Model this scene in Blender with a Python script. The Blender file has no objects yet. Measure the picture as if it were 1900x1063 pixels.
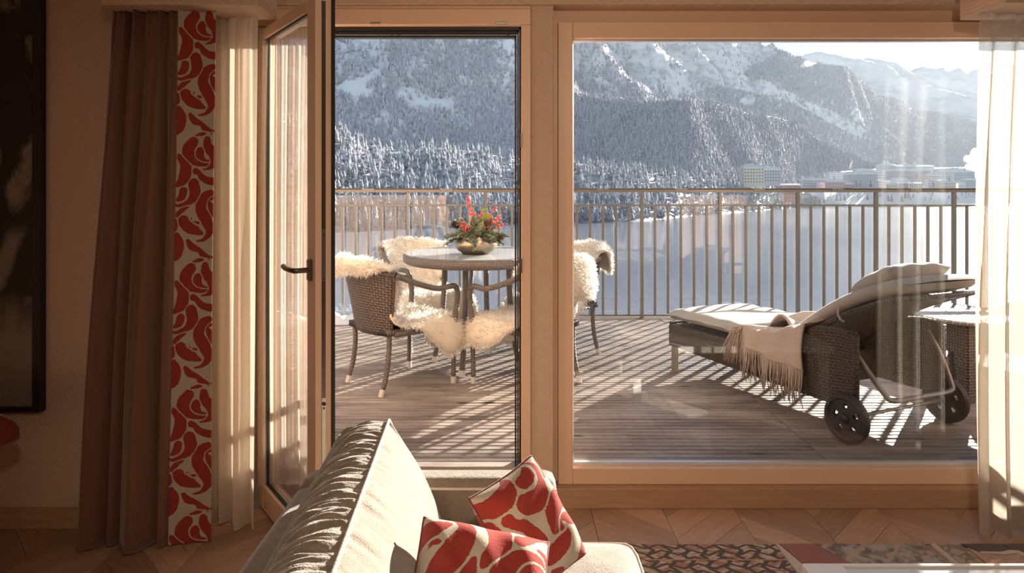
import bpy, bmesh, math, random
import numpy as np
from mathutils import Vector, Matrix, Euler, noise
random.seed(7); rng = np.random.default_rng(7)
PI = math.pi
scene = bpy.context.scene
COL = scene.collection
# ------------------------------------------------------------------ camera, sky, sun, exposure
FPX, EYE = 1200.0, 1.32
cam_data = bpy.data.cameras.new('camera')
cam_data.sensor_width = 36.0
cam_data.lens = 36.0 * FPX / 1900.0
cam_data.shift_y = (360.0 - 531.5) / 1900.0
cam_data.clip_start, cam_data.clip_end = 0.05, 30000
cam = bpy.data.objects.new('camera', cam_data); COL.objects.link(cam)
cam.location = (0, 0, EYE); cam.rotation_euler = (PI / 2, 0, 0)
scene.camera = cam
SUN_AZ, SUN_EL = math.radians(38.5), math.radians(14.5)
world = bpy.data.worlds.new('winter_sky'); scene.world = world
world.use_nodes = True
wn = world.node_tree.nodes; wl = world.node_tree.links
sky = wn.new('ShaderNodeTexSky'); sky.sky_type = 'NISHITA'; sky.sun_disc = False
sky.sun_elevation = SUN_EL; sky.sun_rotation = SUN_AZ; sky.altitude = 1800
sky.air_density = 1.0; sky.dust_density = 0.25; sky.ozone_density = 1.0
bg = wn['Background']; bg.inputs[1].default_value = 0.115
wl.new(sky.outputs[0], bg.inputs[0])
sd = bpy.data.lights.new('sun', 'SUN'); sd.energy = 20.0; sd.angle = math.radians(0.35); sd.color = (1.0, 0.91, 0.79)
sun = bpy.data.objects.new('sun', sd); COL.objects.link(sun)
sv = Vector((math.sin(SUN_AZ) * math.cos(SUN_EL), math.cos(SUN_AZ) * math.cos(SUN_EL), math.sin(SUN_EL)))
sun.rotation_euler = sv.to_track_quat('Z', 'Y').to_euler(); sun.location = sv * 60
FILL_SPOT, FILL_WATTS = (0.265, -0.4, 2.25), 72.0      # added fill light behind the viewer, brightens the window wall
FILL_COLOUR = (1.0, 0.78, 0.58)
vs = scene.view_settings
vs.view_transform = 'Standard'; vs.look = 'None'; vs.gamma = 1.0; vs.use_curve_mapping = False
vs.exposure = 0.62
cy = scene.cycles
cy.max_bounces = 7; cy.diffuse_bounces = 3; cy.glossy_bounces = 3; cy.transmission_bounces = 4
cy.transparent_max_bounces = 12; cy.volume_bounces = 0; cy.caustics_reflective = False; cy.caustics_refractive = False
cy.sample_clamp_indirect = 6.0

# ------------------------------------------------------------------ helpers
def at(px, py, d):
    """the place at depth d (metres along the view) seen at photo pixel px, py"""
    return Vector(((px - 950.0) / FPX * d, d, EYE - (py - 360.0) / FPX * d))

def tag(o, label=None, cat=None, group=None, kind=None):
    if label: o['label'] = label
    if cat: o['category'] = cat
    if group: o['group'] = group
    if kind: o['kind'] = kind
    return o

def empty(name, loc=(0, 0, 0), rz=0.0, parent=None):
    o = bpy.data.objects.new(name, None); COL.objects.link(o)
    o.location = loc; o.rotation_euler = (0, 0, rz); o.empty_display_size = 0.1
    if parent: o.parent = parent
    return o

def thing(name, label, cat, loc=(0, 0, 0), rz=0.0, group=None):
    return tag(empty(name, loc, rz), label, cat, group)

def copy_tree(o, parent=None):
    c = o.copy(); COL.objects.link(c)
    if parent: c.parent = parent
    for ch in o.children: copy_tree(ch, c)
    return c

class MB:
    """collects quads and triangles, then links them as one mesh object"""
    def __init__(s): s.v = []; s.f = []; s.uv = {}; s.mi = []; s.cur = 0
    def add(s, vs_, fs, uvs=None):
        o = len(s.v); s.v.extend([tuple(p) for p in vs_])
        for f in fs: s.f.append(tuple(i + o for i in f)); s.mi.append(s.cur)
        if uvs is not None:
            for i, u in enumerate(uvs): s.uv[o + i] = u
        return s
    def box(s, x0, x1, y0, y1, z0, z1, m=None):
        p = [(x0, y0, z0), (x1, y0, z0), (x1, y1, z0), (x0, y1, z0), (x0, y0, z1), (x1, y0, z1), (x1, y1, z1), (x0, y1, z1)]
        if m is not None: p = [m @ Vector(q) for q in p]
        return s.add(p, [(0, 3, 2, 1), (4, 5, 6, 7), (0, 1, 5, 4), (1, 2, 6, 5), (2, 3, 7, 6), (3, 0, 4, 7)])
    def prism(s, poly, z0, z1, m=None):
        n = len(poly); p = [Vector((x, y, z0)) for x, y in poly] + [Vector((x, y, z1)) for x, y in poly]
        if m is not None: p = [m @ q for q in p]
        return s.add(p, [tuple(range(n - 1, -1, -1)), tuple(range(n, 2 * n))] + [(i, (i + 1) % n, n + (i + 1) % n, n + i) for i in range(n)])
    def grid(s, fn, nu, nv, su=1.0, sv_=1.0, flip=False):
        p = []; uv = []
        for j in range(nv + 1):
            for i in range(nu + 1):
                u, v = i / nu, j / nv; p.append(fn(u, v)); uv.append((u * su, v * sv_))
        w = nu + 1; fs = []
        for j in range(nv):
            for i in range(nu):
                q = (j * w + i, j * w + i + 1, (j + 1) * w + i + 1, (j + 1) * w + i)
                fs.append(q[::-1] if flip else q)
        return s.add(p, fs, uv)
    def tube(s, pts, r, seg=8, caps=True, flat=1.0):
        pts = [Vector(p) for p in pts]; n = len(pts)
        rs = r if isinstance(r, (list, tuple)) else [r] * n
        t0 = (pts[1] - pts[0]).normalized(); a = t0.orthogonal().normalized()
        p = []; uv = []; L = 0.0
        for k in range(n):
            if k: L += (pts[k] - pts[k - 1]).length
            t = (pts[min(k + 1, n - 1)] - pts[max(k - 1, 0)]).normalized()
            a = (a - t * a.dot(t)); a = a.normalized() if a.length > 1e-6 else t.orthogonal().normalized()
            b = t.cross(a)
            for i in range(seg + 1):
                th = 2 * PI * i / seg
                p.append(pts[k] + (a * math.cos(th) + b * math.sin(th) * flat) * rs[k]); uv.append((i / seg * 2 * PI * max(rs), L))
        w = seg + 1
        fs = [(k * w + i, k * w + i + 1, (k + 1) * w + i + 1, (k + 1) * w + i) for k in range(n - 1) for i in range(seg)]
        if caps: fs += [tuple(range(seg - 1, -1, -1)), tuple((n - 1) * w + i for i in range(seg))]
        return s.add(p, fs, uv)
    def lathe(s, prof, n=24, c=(0, 0, 0), sx=1.0, sy=1.0, z=None):
        c = Vector(c); p = []; uv = []
        for k, (r, z) in enumerate(prof):
            for i in range(n + 1):
                th = 2 * PI * i / n
                p.append(c + Vector((r * sx * math.cos(th), r * sy * math.sin(th), z))); uv.append((i / n, k / max(1, len(prof) - 1)))
        w = n + 1
        return s.add(p, [(k * w + i, k * w + i + 1, (k + 1) * w + i + 1, (k + 1) * w + i) for k in range(len(prof) - 1) for i in range(n)], uv)
    def ball(s, c, r, n=8, m=6, sc=(1, 1, 1)):
        c = Vector(c)
        return s.grid(lambda u, v: c + Vector((r * sc[0] * math.sin(PI * v) * math.cos(2 * PI * u), r * sc[1] * math.sin(PI * v) * math.sin(2 * PI * u), -r * sc[2] * math.cos(PI * v))), n, m)
    def mesh(s, name, mats, smooth=False):
        me = bpy.data.meshes.new(name); me.from_pydata(s.v, [], s.f)
        for m in (mats if isinstance(mats, (list, tuple)) else [mats]): me.materials.append(m)
        if s.uv:
            L = me.uv_layers.new(name='UVMap'); idx = np.zeros(len(me.loops), np.int32); me.loops.foreach_get('vertex_index', idx)
            arr = np.zeros((len(s.v), 2), np.float32)
            for i, u in s.uv.items(): arr[i] = u
            L.data.foreach_set('uv', arr[idx].ravel())
        if any(s.mi): me.polygons.foreach_set('material_index', np.array(s.mi, np.int32))
        if smooth: me.polygons.foreach_set('use_smooth', np.ones(len(me.polygons), bool))
        me.update(); return me
    def build(s, name, mats, parent=None, smooth=False, bevel=0.0, seg=2, weld=False):
        o = bpy.data.objects.new(name, s.mesh(name, mats, smooth)); COL.objects.link(o)
        if parent: o.parent = parent
        if weld:
            bm = bmesh.new(); bm.from_mesh(o.data); bmesh.ops.remove_doubles(bm, verts=bm.verts, dist=1e-5); bm.to_mesh(o.data); bm.free()
        if bevel:
            md = o.modifiers.new('bevel', 'BEVEL'); md.width = bevel; md.segments = seg; md.limit_method = 'ANGLE'; md.angle_limit = 0.6
            o.data.polygons.foreach_set('use_smooth', np.ones(len(o.data.polygons), bool)); md.harden_normals = True
        return o

def box_obj(name, m, x0, x1, y0, y1, z0, z1, parent=None, bevel=0.003):
    return MB().box(x0, x1, y0, y1, z0, z1).build(name, m, parent, bevel=bevel)

def structure(o): o['kind'] = 'structure'; return o

def sm(x, a=0.0, b=1.0):
    t = min(1.0, max(0.0, (x - a) / (b - a))); return t * t * (3 - 2 * t)

def lerp_line(pts, x):
    if x <= pts[0][0]: return pts[0][1]
    for (xa, ya), (xb, yb) in zip(pts, pts[1:]):
        if x <= xb: return ya + (yb - ya) * (x - xa) / (xb - xa)
    return pts[-1][1]

def spline(pts, n):
    """catmull-rom through pts, n steps a span"""
    P = [Vector(p) for p in pts]; out = []
    for i in range(len(P) - 1):
        a, b, c, d = P[max(i - 1, 0)], P[i], P[i + 1], P[min(i + 2, len(P) - 1)]
        for k in range(n):
            t = k / n
            out.append(0.5 * ((2 * b) + (c - a) * t + (2 * a - 5 * b + 4 * c - d) * t * t + (3 * b - a - 3 * c + d) * t ** 3))
    out.append(P[-1]); return out

# ------------------------------------------------------------------ materials
class Mat:
    def __init__(s, name):
        s.m = bpy.data.materials.new(name); s.m.use_nodes = True; s.t = s.m.node_tree; s.t.nodes.clear()
        s.out = s.t.nodes.new('ShaderNodeOutputMaterial')
    def n(s, typ, ins=None, **props):
        nd = s.t.nodes.new('ShaderNode' + typ)
        for k, v in props.items(): setattr(nd, k, v)
        for k, v in (ins or {}).items():
            so = nd.inputs[k]
            if isinstance(v, bpy.types.NodeSocket): s.t.links.new(v, so)
            else:
                if isinstance(v, tuple) and len(v) == 3 and so.type == 'RGBA': v = v + (1,)
                so.default_value = v
        return nd
    def coord(s, kind='Object', scale=(1, 1, 1), rot=(0, 0, 0), loc=(0, 0, 0)):
        c = s.n('TexCoord'); return s.n('Mapping', {'Vector': c.outputs[kind], 'Scale': scale, 'Rotation': rot, 'Location': loc}).outputs[0]
    def noise(s, vec, scale, detail=3.0, rough=0.55, dist=0.0):
        return s.n('TexNoise', {'Vector': vec, 'Scale': scale, 'Detail': detail, 'Roughness': rough, 'Distortion': dist}).outputs[0]
    def ramp(s, fac, stops, interp='LINEAR'):
        r = s.n('ValToRGB', {'Fac': fac}); cr = r.color_ramp; cr.interpolation = interp
        while len(cr.elements) < len(stops): cr.elements.new(0.5)
        for e, (p, c) in zip(cr.elements, stops):
            e.position = p; e.color = (c, c, c, 1) if isinstance(c, (int, float)) else tuple(c) + (1,)
        return r.outputs[0]
    def mix(s, fac, a, b, mode='MIX'):
        nd = s.n('Mix', data_type='RGBA', blend_type=mode)
        for i, v in ((0, fac), (6, a), (7, b)):
            if isinstance(v, bpy.types.NodeSocket): s.t.links.new(v, nd.inputs[i])
            else: nd.inputs[i].default_value = v + (1,) if isinstance(v, tuple) else v
        return nd.outputs[2]
    def math(s, op, a, b=0.0, c=None):
        nd = s.n('Math', operation=op)
        for i, v in enumerate((a, b) if c is None else (a, b, c)):
            if isinstance(v, bpy.types.NodeSocket): s.t.links.new(v, nd.inputs[i])
            else: nd.inputs[i].default_value = v
        return nd.outputs[0]
    def bump(s, h, strength=0.3, dist=0.01):
        return s.n('Bump', {'Height': h, 'Strength': strength, 'Distance': dist}).outputs[0]
    def pbr(s, col, rough=0.5, normal=None, metal=0.0, spec=0.5, sheen=0.0, trans=0.0):
        b = s.n('BsdfPrincipled', {'Base Color': col, 'Roughness': rough, 'Metallic': metal, 'Specular IOR Level': spec, 'Sheen Weight': sheen})
        if normal is not None: s.t.links.new(normal, b.inputs['Normal'])
        return b.outputs[0]
    def done(s, shader):
        s.t.links.new(shader, s.out.inputs[0]); return s.m

def plain(name, col, rough=0.5, metal=0.0, spec=0.5, var=0.12, scale=30.0, bump=0.0, kind='Object'):
    k = Mat(name); v = k.coord(kind); nz = k.noise(v, scale)
    c = k.mix(nz, tuple(x * (1 - var) for x in col), tuple(min(1, x * (1 + var)) for x in col))
    return k.done(k.pbr(c, rough, k.bump(nz, bump, 0.004) if bump else None, metal, spec))

def wood(name, a, b, along='X', rough=0.45, scale=1.0, spec=0.4, per_object=0.0, bump=0.15, extra=None):
    k = Mat(name)
    s3 = {'X': (1.2, 14, 14), 'Y': (14, 1.2, 14), 'Z': (14, 14, 1.2)}[along]
    oi = k.n('ObjectInfo').outputs['Random']
    off = k.n('CombineXYZ', {'X': k.math('MULTIPLY', oi, 37.0), 'Y': k.math('MULTIPLY', oi, 91.0), 'Z': 0.0}).outputs[0]
    tc = k.n('TexCoord').outputs['Object']
    vec = k.n('VectorMath', {0: tc, 1: off}, operation='ADD').outputs[0]
    v = k.n('Mapping', {'Vector': vec, 'Scale': tuple(q * scale for q in s3)}).outputs[0]
    n1 = k.noise(v, 4.0, 6.0, 0.6, 1.5); n2 = k.noise(v, 22.0, 3.0)
    c = k.mix(k.ramp(n1, [(0.3, 0.0), (0.7, 1.0)]), a, b)
    c = k.mix(k.math('MULTIPLY', n2, 0.35), c, tuple(x * 0.6 for x in a))
    if per_object:
        g = k.math('MULTIPLY_ADD', oi, per_object * 2, 1 - per_object)
        c = k.mix(1.0, c, k.n('CombineColor', {0: g, 1: g, 2: g}).outputs[0], 'MULTIPLY')
    if extra: c = extra(k, c, vec)
    return k.done(k.pbr(c, rough, k.bump(n1, bump, 0.004), 0.0, spec))

def weave(name, a, b, pitch=0.012, rough=0.45, spec=0.5, bump=0.9, gaps=0.0):
    """woven strands over UVs measured in metres"""
    k = Mat(name); tc = k.n('TexCoord').outputs['UV']
    sp = k.n('SeparateXYZ', {0: tc}); q = PI / pitch
    su = k.math('SINE', k.math('MULTIPLY', sp.outputs[0], q)); sv2 = k.math('SINE', k.math('MULTIPLY', sp.outputs[1], q))
    chk = k.math('GREATER_THAN', k.math('MULTIPLY', su, sv2), 0.0)
    hu = k.math('ABSOLUTE', su); hv = k.math('ABSOLUTE', sv2)
    h = k.math('ADD', k.math('MULTIPLY', hu, chk), k.math('MULTIPLY', hv, k.math('SUBTRACT', 1.0, chk)))
    h = k.math('MULTIPLY', h, k.math('MAXIMUM', hu, hv))
    nz = k.noise(tc, 60.0)
    c = k.mix(k.ramp(h, [(0.15, 0.0), (0.6, 1.0)]), tuple(x * 0.25 for x in a), k.mix(nz, a, b))
    return k.done(k.pbr(c, rough, k.bump(h, bump, 0.004), 0.0, spec))

def fabric(name, col, rough=0.9, scale=400.0, var=0.2, bump=0.3, sheen=0.3, big=0.0, bigscale=5.0):
    k = Mat(name); v = k.coord('Object'); n1 = k.noise(v, scale, 2.0); n2 = k.noise(v, bigscale, 3.0)
    c = k.mix(n1, tuple(x * (1 - var) for x in col), tuple(min(1, x * (1 + var)) for x in col))
    if big: c = k.mix(k.math('MULTIPLY', n2, big), c, tuple(x * 0.6 for x in col))
    return k.done(k.pbr(c, rough, k.bump(n1, bump, 0.003), 0.0, 0.2, sheen))

def schlick(k, f0=0.04):
    fc = k.n('LayerWeight', {'Blend': 0.5}).outputs['Facing']
    return k.math('MULTIPLY_ADD', k.math('POWER', fc, 5.0), 1 - f0, f0)

def glass_pane(name, tint=(1, 1, 1), f0=0.04):
    k = Mat(name); f = schlick(k, f0)
    t = k.n('BsdfTransparent', {'Color': tint}).outputs[0]; g = k.n('BsdfGlossy', {'Color': (1, 1, 1), 'Roughness': 0.0}).outputs[0]
    return k.done(k.n('MixShader', {0: f, 1: t, 2: g}).outputs[0])

def sheer(name, col, clear=0.35):
    k = Mat(name); v = k.coord('UV')
    w = k.n('SeparateXYZ', {0: v}); a = k.math('SINE', k.math('MULTIPLY', w.outputs[0], 2600.0)); b = k.math('SINE', k.math('MULTIPLY', w.outputs[1], 2600.0))
    nz = k.noise(k.coord('UV', (1, 0.2, 1)), 60.0, 3.0)
    c = k.mix(nz, tuple(x * 0.85 for x in col), col)
    d = k.n('BsdfDiffuse', {'Color': c}).outputs[0]; tr = k.n('BsdfTranslucent', {'Color': c}).outputs[0]
    body = k.n('MixShader', {0: 0.55, 1: d, 2: tr}).outputs[0]
    lw = k.n('LayerWeight', {'Blend': 0.35}).outputs['Facing']      # folds seen edge-on hold more threads
    fac = k.math('SUBTRACT', 1.0, k.math('MULTIPLY', k.math('SUBTRACT', 1.0, lw), clear))
    fac = k.math('ADD', fac, k.math('MULTIPLY', k.math('MULTIPLY', a, b), 0.05))
    tp = k.n('BsdfTransparent', {'Color': (1, 0.97, 0.92)}).outputs[0]
    return k.done(k.n('MixShader', {0: fac, 1: tp, 2: body}).outputs[0])

def wallpaper(name, col):
    k = Mat(name); tc = k.n('TexCoord').outputs['Object']; sp = k.n('SeparateXYZ', {0: tc})
    zig = k.math('PINGPONG', k.math('MULTIPLY', sp.outputs[0], 1.0), 0.035)
    h = k.math('SINE', k.math('MULTIPLY', k.math('ADD', sp.outputs[2], zig), 2 * PI / 0.014))
    nz = k.noise(tc, 120.0)
    h2 = k.math('ADD', k.math('MULTIPLY', h, 0.5), k.math('MULTIPLY', nz, 0.6))
    c = k.mix(k.ramp(h, [(0.0, 0.0), (1.0, 1.0)]), tuple(x * 0.93 for x in col), col)
    return k.done(k.pbr(c, 0.75, k.bump(h2, 0.45, 0.003), 0.0, 0.25))

M = {}
M['wallpaper'] = wallpaper('wallpaper', (0.74, 0.54, 0.41))
M['ceiling'] = plain('ceiling_paint', (0.72, 0.64, 0.55), 0.8)
M['frame'] = plain('beige_frame_lacquer', (0.85, 0.585, 0.41), 0.42, var=0.04, scale=3)
M['gasket'] = plain('black_gasket', (0.02, 0.017, 0.015), 0.5)
M['alu'] = plain('grey_aluminium', (0.42, 0.41, 0.43), 0.4, 0.6)
M['steel'] = plain('brushed_steel', (0.45, 0.41, 0.36), 0.3, 1.0)
M['bronze'] = plain('dark_bronze', (0.17, 0.12, 0.10), 0.35, 0.8)
M['oak'] = wood('oak_board', (0.46, 0.27, 0.165), (0.58, 0.37, 0.235), 'X', 0.5)
M['parquet'] = wood('oak_parquet', (0.42, 0.25, 0.16), (0.57, 0.37, 0.25), 'X', 0.38, per_object=0.22, spec=0.45)
M['glass'] = glass_pane('window_glass', (0.97, 0.98, 0.99), 0.075)
M['leafglass'] = glass_pane('leaf_glass', (0.97, 0.98, 0.99), 0.20)
M['railglass'] = glass_pane('railing_glass', (0.97, 0.98, 0.99))
# ------------------------------------------------------------------ the room shell
D = 2.722                      # face of the window wall
WF = 2.752                     # face of the window frame
H = 2.40
def shell(name, m, *b, bevel=0.0): return structure(box_obj(name, m, *b, bevel=bevel))
shell('wall_back', M['wallpaper'], -3.3, -1.085, 2.563, 2.95, 0, H)
shell('wall_back_pier', M['wallpaper'], 0.079, 0.175, D, 2.95, 0.084, 2.118, bevel=0.004)
shell('wall_back_header', M['wallpaper'], -1.085, 3.3, 2.70, 2.95, 2.112, H, bevel=0.003)
shell('wall_back_end', M['wallpaper'], 2.42, 3.3, D, 2.95, 0, 2.112)
shell('wall_left', M['wallpaper'], -3.42, -3.3, -2.7, 2.95, 0, H)
shell('wall_right', M['wallpaper'], 3.3, 3.42, -2.7, 2.95, 0, H)
shell('wall_front', M['wallpaper'], -3.42, 3.42, -2.82, -2.7, 0, H)
shell('ceiling', M['ceiling'], -3.42, 3.42, -2.82, 2.95, H, H + 0.1)
shell('baseboard_left', M['oak'], -3.3, -1.085, 2.549, 2.563, 0.0, 0.081, bevel=0.002)
shell('baseboard_right', M['oak'], 0.079, 3.3, 2.712, 2.86, 0.0, 0.0835, bevel=0.003)
shell('trim_1', M['wallpaper'], -1.50, -0.93, 2.36, 2.562, 2.010, H, bevel=0.003)      # curtain pelmets
shell('trim_2', M['wallpaper'], 1.80, 3.3, 2.36, 2.60, 2.018, H, bevel=0.003)

# floor: chevron planks, each a part
fl = structure(MB().box(-3.3, 3.3, -2.7, 2.9, -0.10, -0.006).build('floor', M['gasket']))
CW, PW = 0.30, 0.165
far_floor = MB(); n_pl = 0
for c in range(-11, 11):
    x0 = c * CW + 0.03; s = 1 if c % 2 == 0 else -1
    for r in range(-18, 19):
        y0 = r * PW + 0.05 * (c % 2)
        g = 0.0008
        ya, yb = (y0, y0 + CW) if s > 0 else (y0 + CW, y0)
        poly = [(x0 + g, ya + g), (x0 + CW - g, yb + g), (x0 + CW - g, yb + PW - g), (x0 + g, ya + PW - g)]
        cy_ = y0 + (CW + PW) / 2
        if min(q[1] for q in poly) > 2.80 or cy_ < -2.4 or abs(x0 + CW / 2) > 3.2: continue
        if max(q[1] for q in poly) > 2.84:
            cut = []
            for (xa, ya_), (xb, yb_) in zip(poly, poly[1:] + poly[:1]):
                if ya_ <= 2.84: cut.append((xa, ya_))
                if (ya_ - 2.84) * (yb_ - 2.84) < 0:
                    q = (2.84 - ya_) / (yb_ - ya_); cut.append((xa + (xb - xa) * q, 2.84))
            poly = cut
        near = cy_ > 1.45 and -2.35 < x0 + CW / 2 < 2.5
        if near:
            L = math.hypot(CW, CW)
            th = math.radians(45 * s)
            cx = x0 + CW / 2
            inv = Matrix.Rotation(-th, 3, 'Z')
            loc = [inv @ Vector((px - cx, py - cy_, 0)) for px, py in poly]
            o = MB().prism([(q.x, q.y) for q in loc], -0.006, 0.0).build('plank', M['parquet'], fl, bevel=0.0008, seg=1)
            o.location = (cx, cy_, 0); o.rotation_euler = (0, 0, th); n_pl += 1
        else:
            far_floor.prism(poly, -0.006, 0.0)
tag(far_floor.build('plank_field', M['parquet'], fl), kind='stuff')

# door: frame, gaskets, leaf standing open into the room
door = structure(empty('door_1'))
box_obj('head_frame', M['frame'], -1.085, 0.079, D - 0.012, 2.80, 2.030, 2.0965, door)
box_obj('head_trim', M['frame'], -1.085, 0.079, D - 0.004, 2.80, 2.0975, 2.112, door)
box_obj('right_jamb', M['frame'], 0.039, 0.079, D - 0.012, 2.80, 0.05, 2.0300, door)
box_obj('left_jamb', M['frame'], -1.085, -1.085 + 0.05, D + 0.03, 2.80, 0.05, 2.0300, door, bevel=0.002)
box_obj('threshold', M['alu'], -1.085, 0.079, D, 2.795, 0.0, 0.10, door)
gk = MB()
for k, (a, b) in enumerate([(0.0, 0.012), (0.014, 0.022), (0.026, 0.036)]):
    y = 2.745 + 0.02 * k
    gk.box(-1.03, 0.039 - a * 0.75, y, y + 0.03, 2.030 - b, 2.030 - a)
    gk.box(0.039 - b * 0.75, 0.039 - a * 0.75, y, y + 0.03, 0.10, 2.030 - a)
gk.build('gasket', M['gasket'], door)
for px in (698, 930):
    x = (px - 950) / 440.9
    box_obj('striker_plate', M['steel'], x - 0.022, x + 0.022, D - 0.018, D - 0.008, 2.031, 2.039, door, bevel=0.002)
for z in (1.545, 1.02):
    box_obj('striker_plate', M['bronze'], 0.036, 0.042, D - 0.018, D, z - 0.03, z + 0.03, door, bevel=0.001)
leaf = empty('leaf', (-1.08, 2.74, 0), math.atan2(-0.794, 0.607), door)
LW, LT, z0, z1 = 0.674, 0.058, 0.015, 2.003
lf = MB()
lf.box(0, 0.08, 0, LT, z0, z1); lf.box(LW - 0.08, LW, 0, LT, z0, z1)
lf.box(0.08, LW - 0.08, 0, LT, z1 - 0.042, z1); lf.box(0.08, LW - 0.08, 0, LT, z0, z0 + 0.10)
lf.build('leaf_frame', M['frame'], leaf, bevel=0.004)
MB().box(0.075, LW - 0.075, 0.024, 0.030, z0 + 0.09, z1 - 0.037).build('leaf_glass', M['leafglass'], leaf)
bd = MB()
for a in ((0.08, 0.088, z0 + 0.10, z1 - 0.042), (LW - 0.088, LW - 0.08, z0 + 0.10, z1 - 0.042), (0.088, LW - 0.088, z1 - 0.048, z1 - 0.042), (0.088, LW - 0.088, z0 + 0.10, z0 + 0.108)):
    bd.box(a[0], a[1], 0.012, 0.024, a[2], a[3])
bd.build('glazing_bead', M['gasket'], leaf)
MB().box(LW - 0.002, LW + 0.0015, 0.022, 0.036, z0 + 0.02, z1 - 0.02).build('lock_rail', M['bronze'], leaf)
ls = MB().box(LW, LW + 0.003, 0.0225, 0.0355, 0.10, 0.62)
ls.box(LW, LW + 0.003, 0.0225, 0.0355, 1.02, 1.20)
ls.build('lock_plate', M['steel'], leaf)
lb = MB(); lb.tube([(LW + 0.002, 0.029, 0.60), (LW + 0.008, 0.029, 0.60)], 0.006, 8)
for z in (0.585, 0.35, 1.03, 1.18): lb.tube([(LW + 0.002, 0.029, z), (LW + 0.006, 0.029, z)], 0.003, 6)
lb.build('lock_bolt', M['gasket'], leaf)
MB().box(LW - 0.012, LW + 0.006, LT - 0.001, LT + 0.010, z0 + 0.01, z1 - 0.01).build('leaf_gasket', M['gasket'], leaf)
hx, hz = LW - 0.040, 1.058
hd = MB().box(hx - 0.016, hx + 0.016, -0.011, 0, hz - 0.037, hz + 0.037).build('handle', M['bronze'], leaf, bevel=0.004, seg=3)
lv = MB(); lv.tube(spline([(hx, 0, hz), (hx, -0.045, hz), (hx - 0.012, -0.058, hz), (hx - 0.07, -0.060, hz + 0.001), (hx - 0.115, -0.058, hz + 0.006)], 5), 0.0095, 10)
lv.build('lever', M['bronze'], hd, smooth=True)

# fixed window
win = structure(empty('window_1'))
wx0, wx1, gx0, gx1 = 0.197, 2.42, 0.2595, 2.352
wz0, wz1, gz0, gz1 = 0.084, 2.054, 0.152, 1.985
fr = MB()
fr.box(wx0, gx0, WF, 2.84, wz0, wz1); fr.box(gx1, wx1, WF, 2.84, wz0, wz1)
fr.box(gx0, gx1, WF, 2.84, gz1, wz1); fr.box(gx0, gx1, WF, 2.84, wz0, gz0)
fr.build('window_frame', M['frame'], win, bevel=0.003)
of = MB()
of.box(0.175, wx0, 2.79, 2.85, wz0, 2.112); of.box(wx0, 2.42, 2.79, 2.85, wz1, 2.112)
of.build('outer_frame', M['frame'], win)
b2 = MB(); w = 0.0075
b2.box(gx0, gx0 + w, 2.79, 2.81, gz0, gz1); b2.box(gx1 - w, gx1, 2.79, 2.81, gz0, gz1)
b2.box(gx0 + w, gx1 - w, 2.79, 2.81, gz1 - w, gz1); b2.box(gx0 + w, gx1 - w, 2.79, 2.81, gz0, gz0 + w * 1.6)
b2.build('glazing_bead', plain('pale_glazing_bead', (0.75, 0.76, 0.80), 0.3, 0.3), win)
MB().box(gx0 + 0.002, gx1 - 0.002, 2.812, 2.820, gz0 + 0.002, gz1 - 0.002).build('window_glass', M['glass'], win)
shell('trim_3', M['alu'], -1.3, 3.3, 2.90, 3.01, 2.046, 2.36)                       # blind box outside, over door and window
sc_ = MB()
for px in (727, 741, 943): sc_.ball(((px - 950) / 1200 * 2.95, 2.95, 2.046), 0.004, 6, 4)
sc_.build('screw', M['gasket'], bpy.data.objects['trim_3'])
structure(MB().box(-3.4, 3.4, 2.95, 3.0, 2.42, 6.0).build('wall_outside', plain('outside_render', (0.62, 0.57, 0.50), 0.9)))

# invented fill light behind the viewer, built as a ceiling spotlight
lt = thing('fill_spotlight', 'added fill light in a bronze ceiling fitting, turned towards the terrace door', 'fill light', FILL_SPOT)
MB().lathe([(0.001, 0.10), (0.05, 0.10), (0.055, 0.09), (0.075, -0.05), (0.07, -0.05), (0.05, 0.06), (0.001, 0.06)], 24).build('shade', M['bronze'], lt, smooth=True)
MB().tube([(0, 0, 0.10), (0, 0, H - FILL_SPOT[2])], 0.012, 8).build('stem', M['bronze'], lt)
ld = bpy.data.lights.new('spot', 'SPOT'); ld.energy = FILL_WATTS; ld.color = FILL_COLOUR; ld.spot_size = math.radians(94); ld.spot_blend = 0.85; ld.shadow_soft_size = 0.06
lo = bpy.data.objects.new('spot', ld); COL.objects.link(lo); lo.parent = lt; lo.location = (0, 0, -0.06)
lo.rotation_euler = (Vector((0.55, 2.72, 1.0)) - Vector(FILL_SPOT)).to_track_quat('-Z', 'Y').to_euler()

# ------------------------------------------------------------------ terrace: deck boards and railing
DZ = 0.14
def deck_extra(k, c, vec):
    sp = k.n('Mapping', {'Vector': vec, 'Scale': (0.9, 3.0, 1)}).outputs[0]
    n3 = k.noise(sp, 2.2, 4.0, 0.6)
    c = k.mix(k.ramp(n3, [(0.38, 0.0), (0.62, 0.75)]), c, (0.15, 0.12, 0.10))
    vor = k.n('TexVoronoi', {'Vector': k.n('Mapping', {'Vector': vec, 'Scale': (2.2, 7, 0.01)}).outputs[0], 'Scale': 1.0}).outputs['Distance']
    return k.mix(k.ramp(vor, [(0.05, 1.0), (0.11, 0.0)]), c, (0.04, 0.028, 0.02))
M['deck'] = wood('weathered_deck', (0.36, 0.31, 0.28), (0.58, 0.525, 0.48), 'X', 0.48, per_object=0.12, spec=0.55, bump=0.25, extra=deck_extra)
deck = structure(MB().box(-5.2, 5.9, 2.85, 6.22, -0.10, DZ - 0.030).build('terrace_deck', M['gasket']))
RB = 0.0442; BW = 3 * RB
board_me = {}
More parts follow.
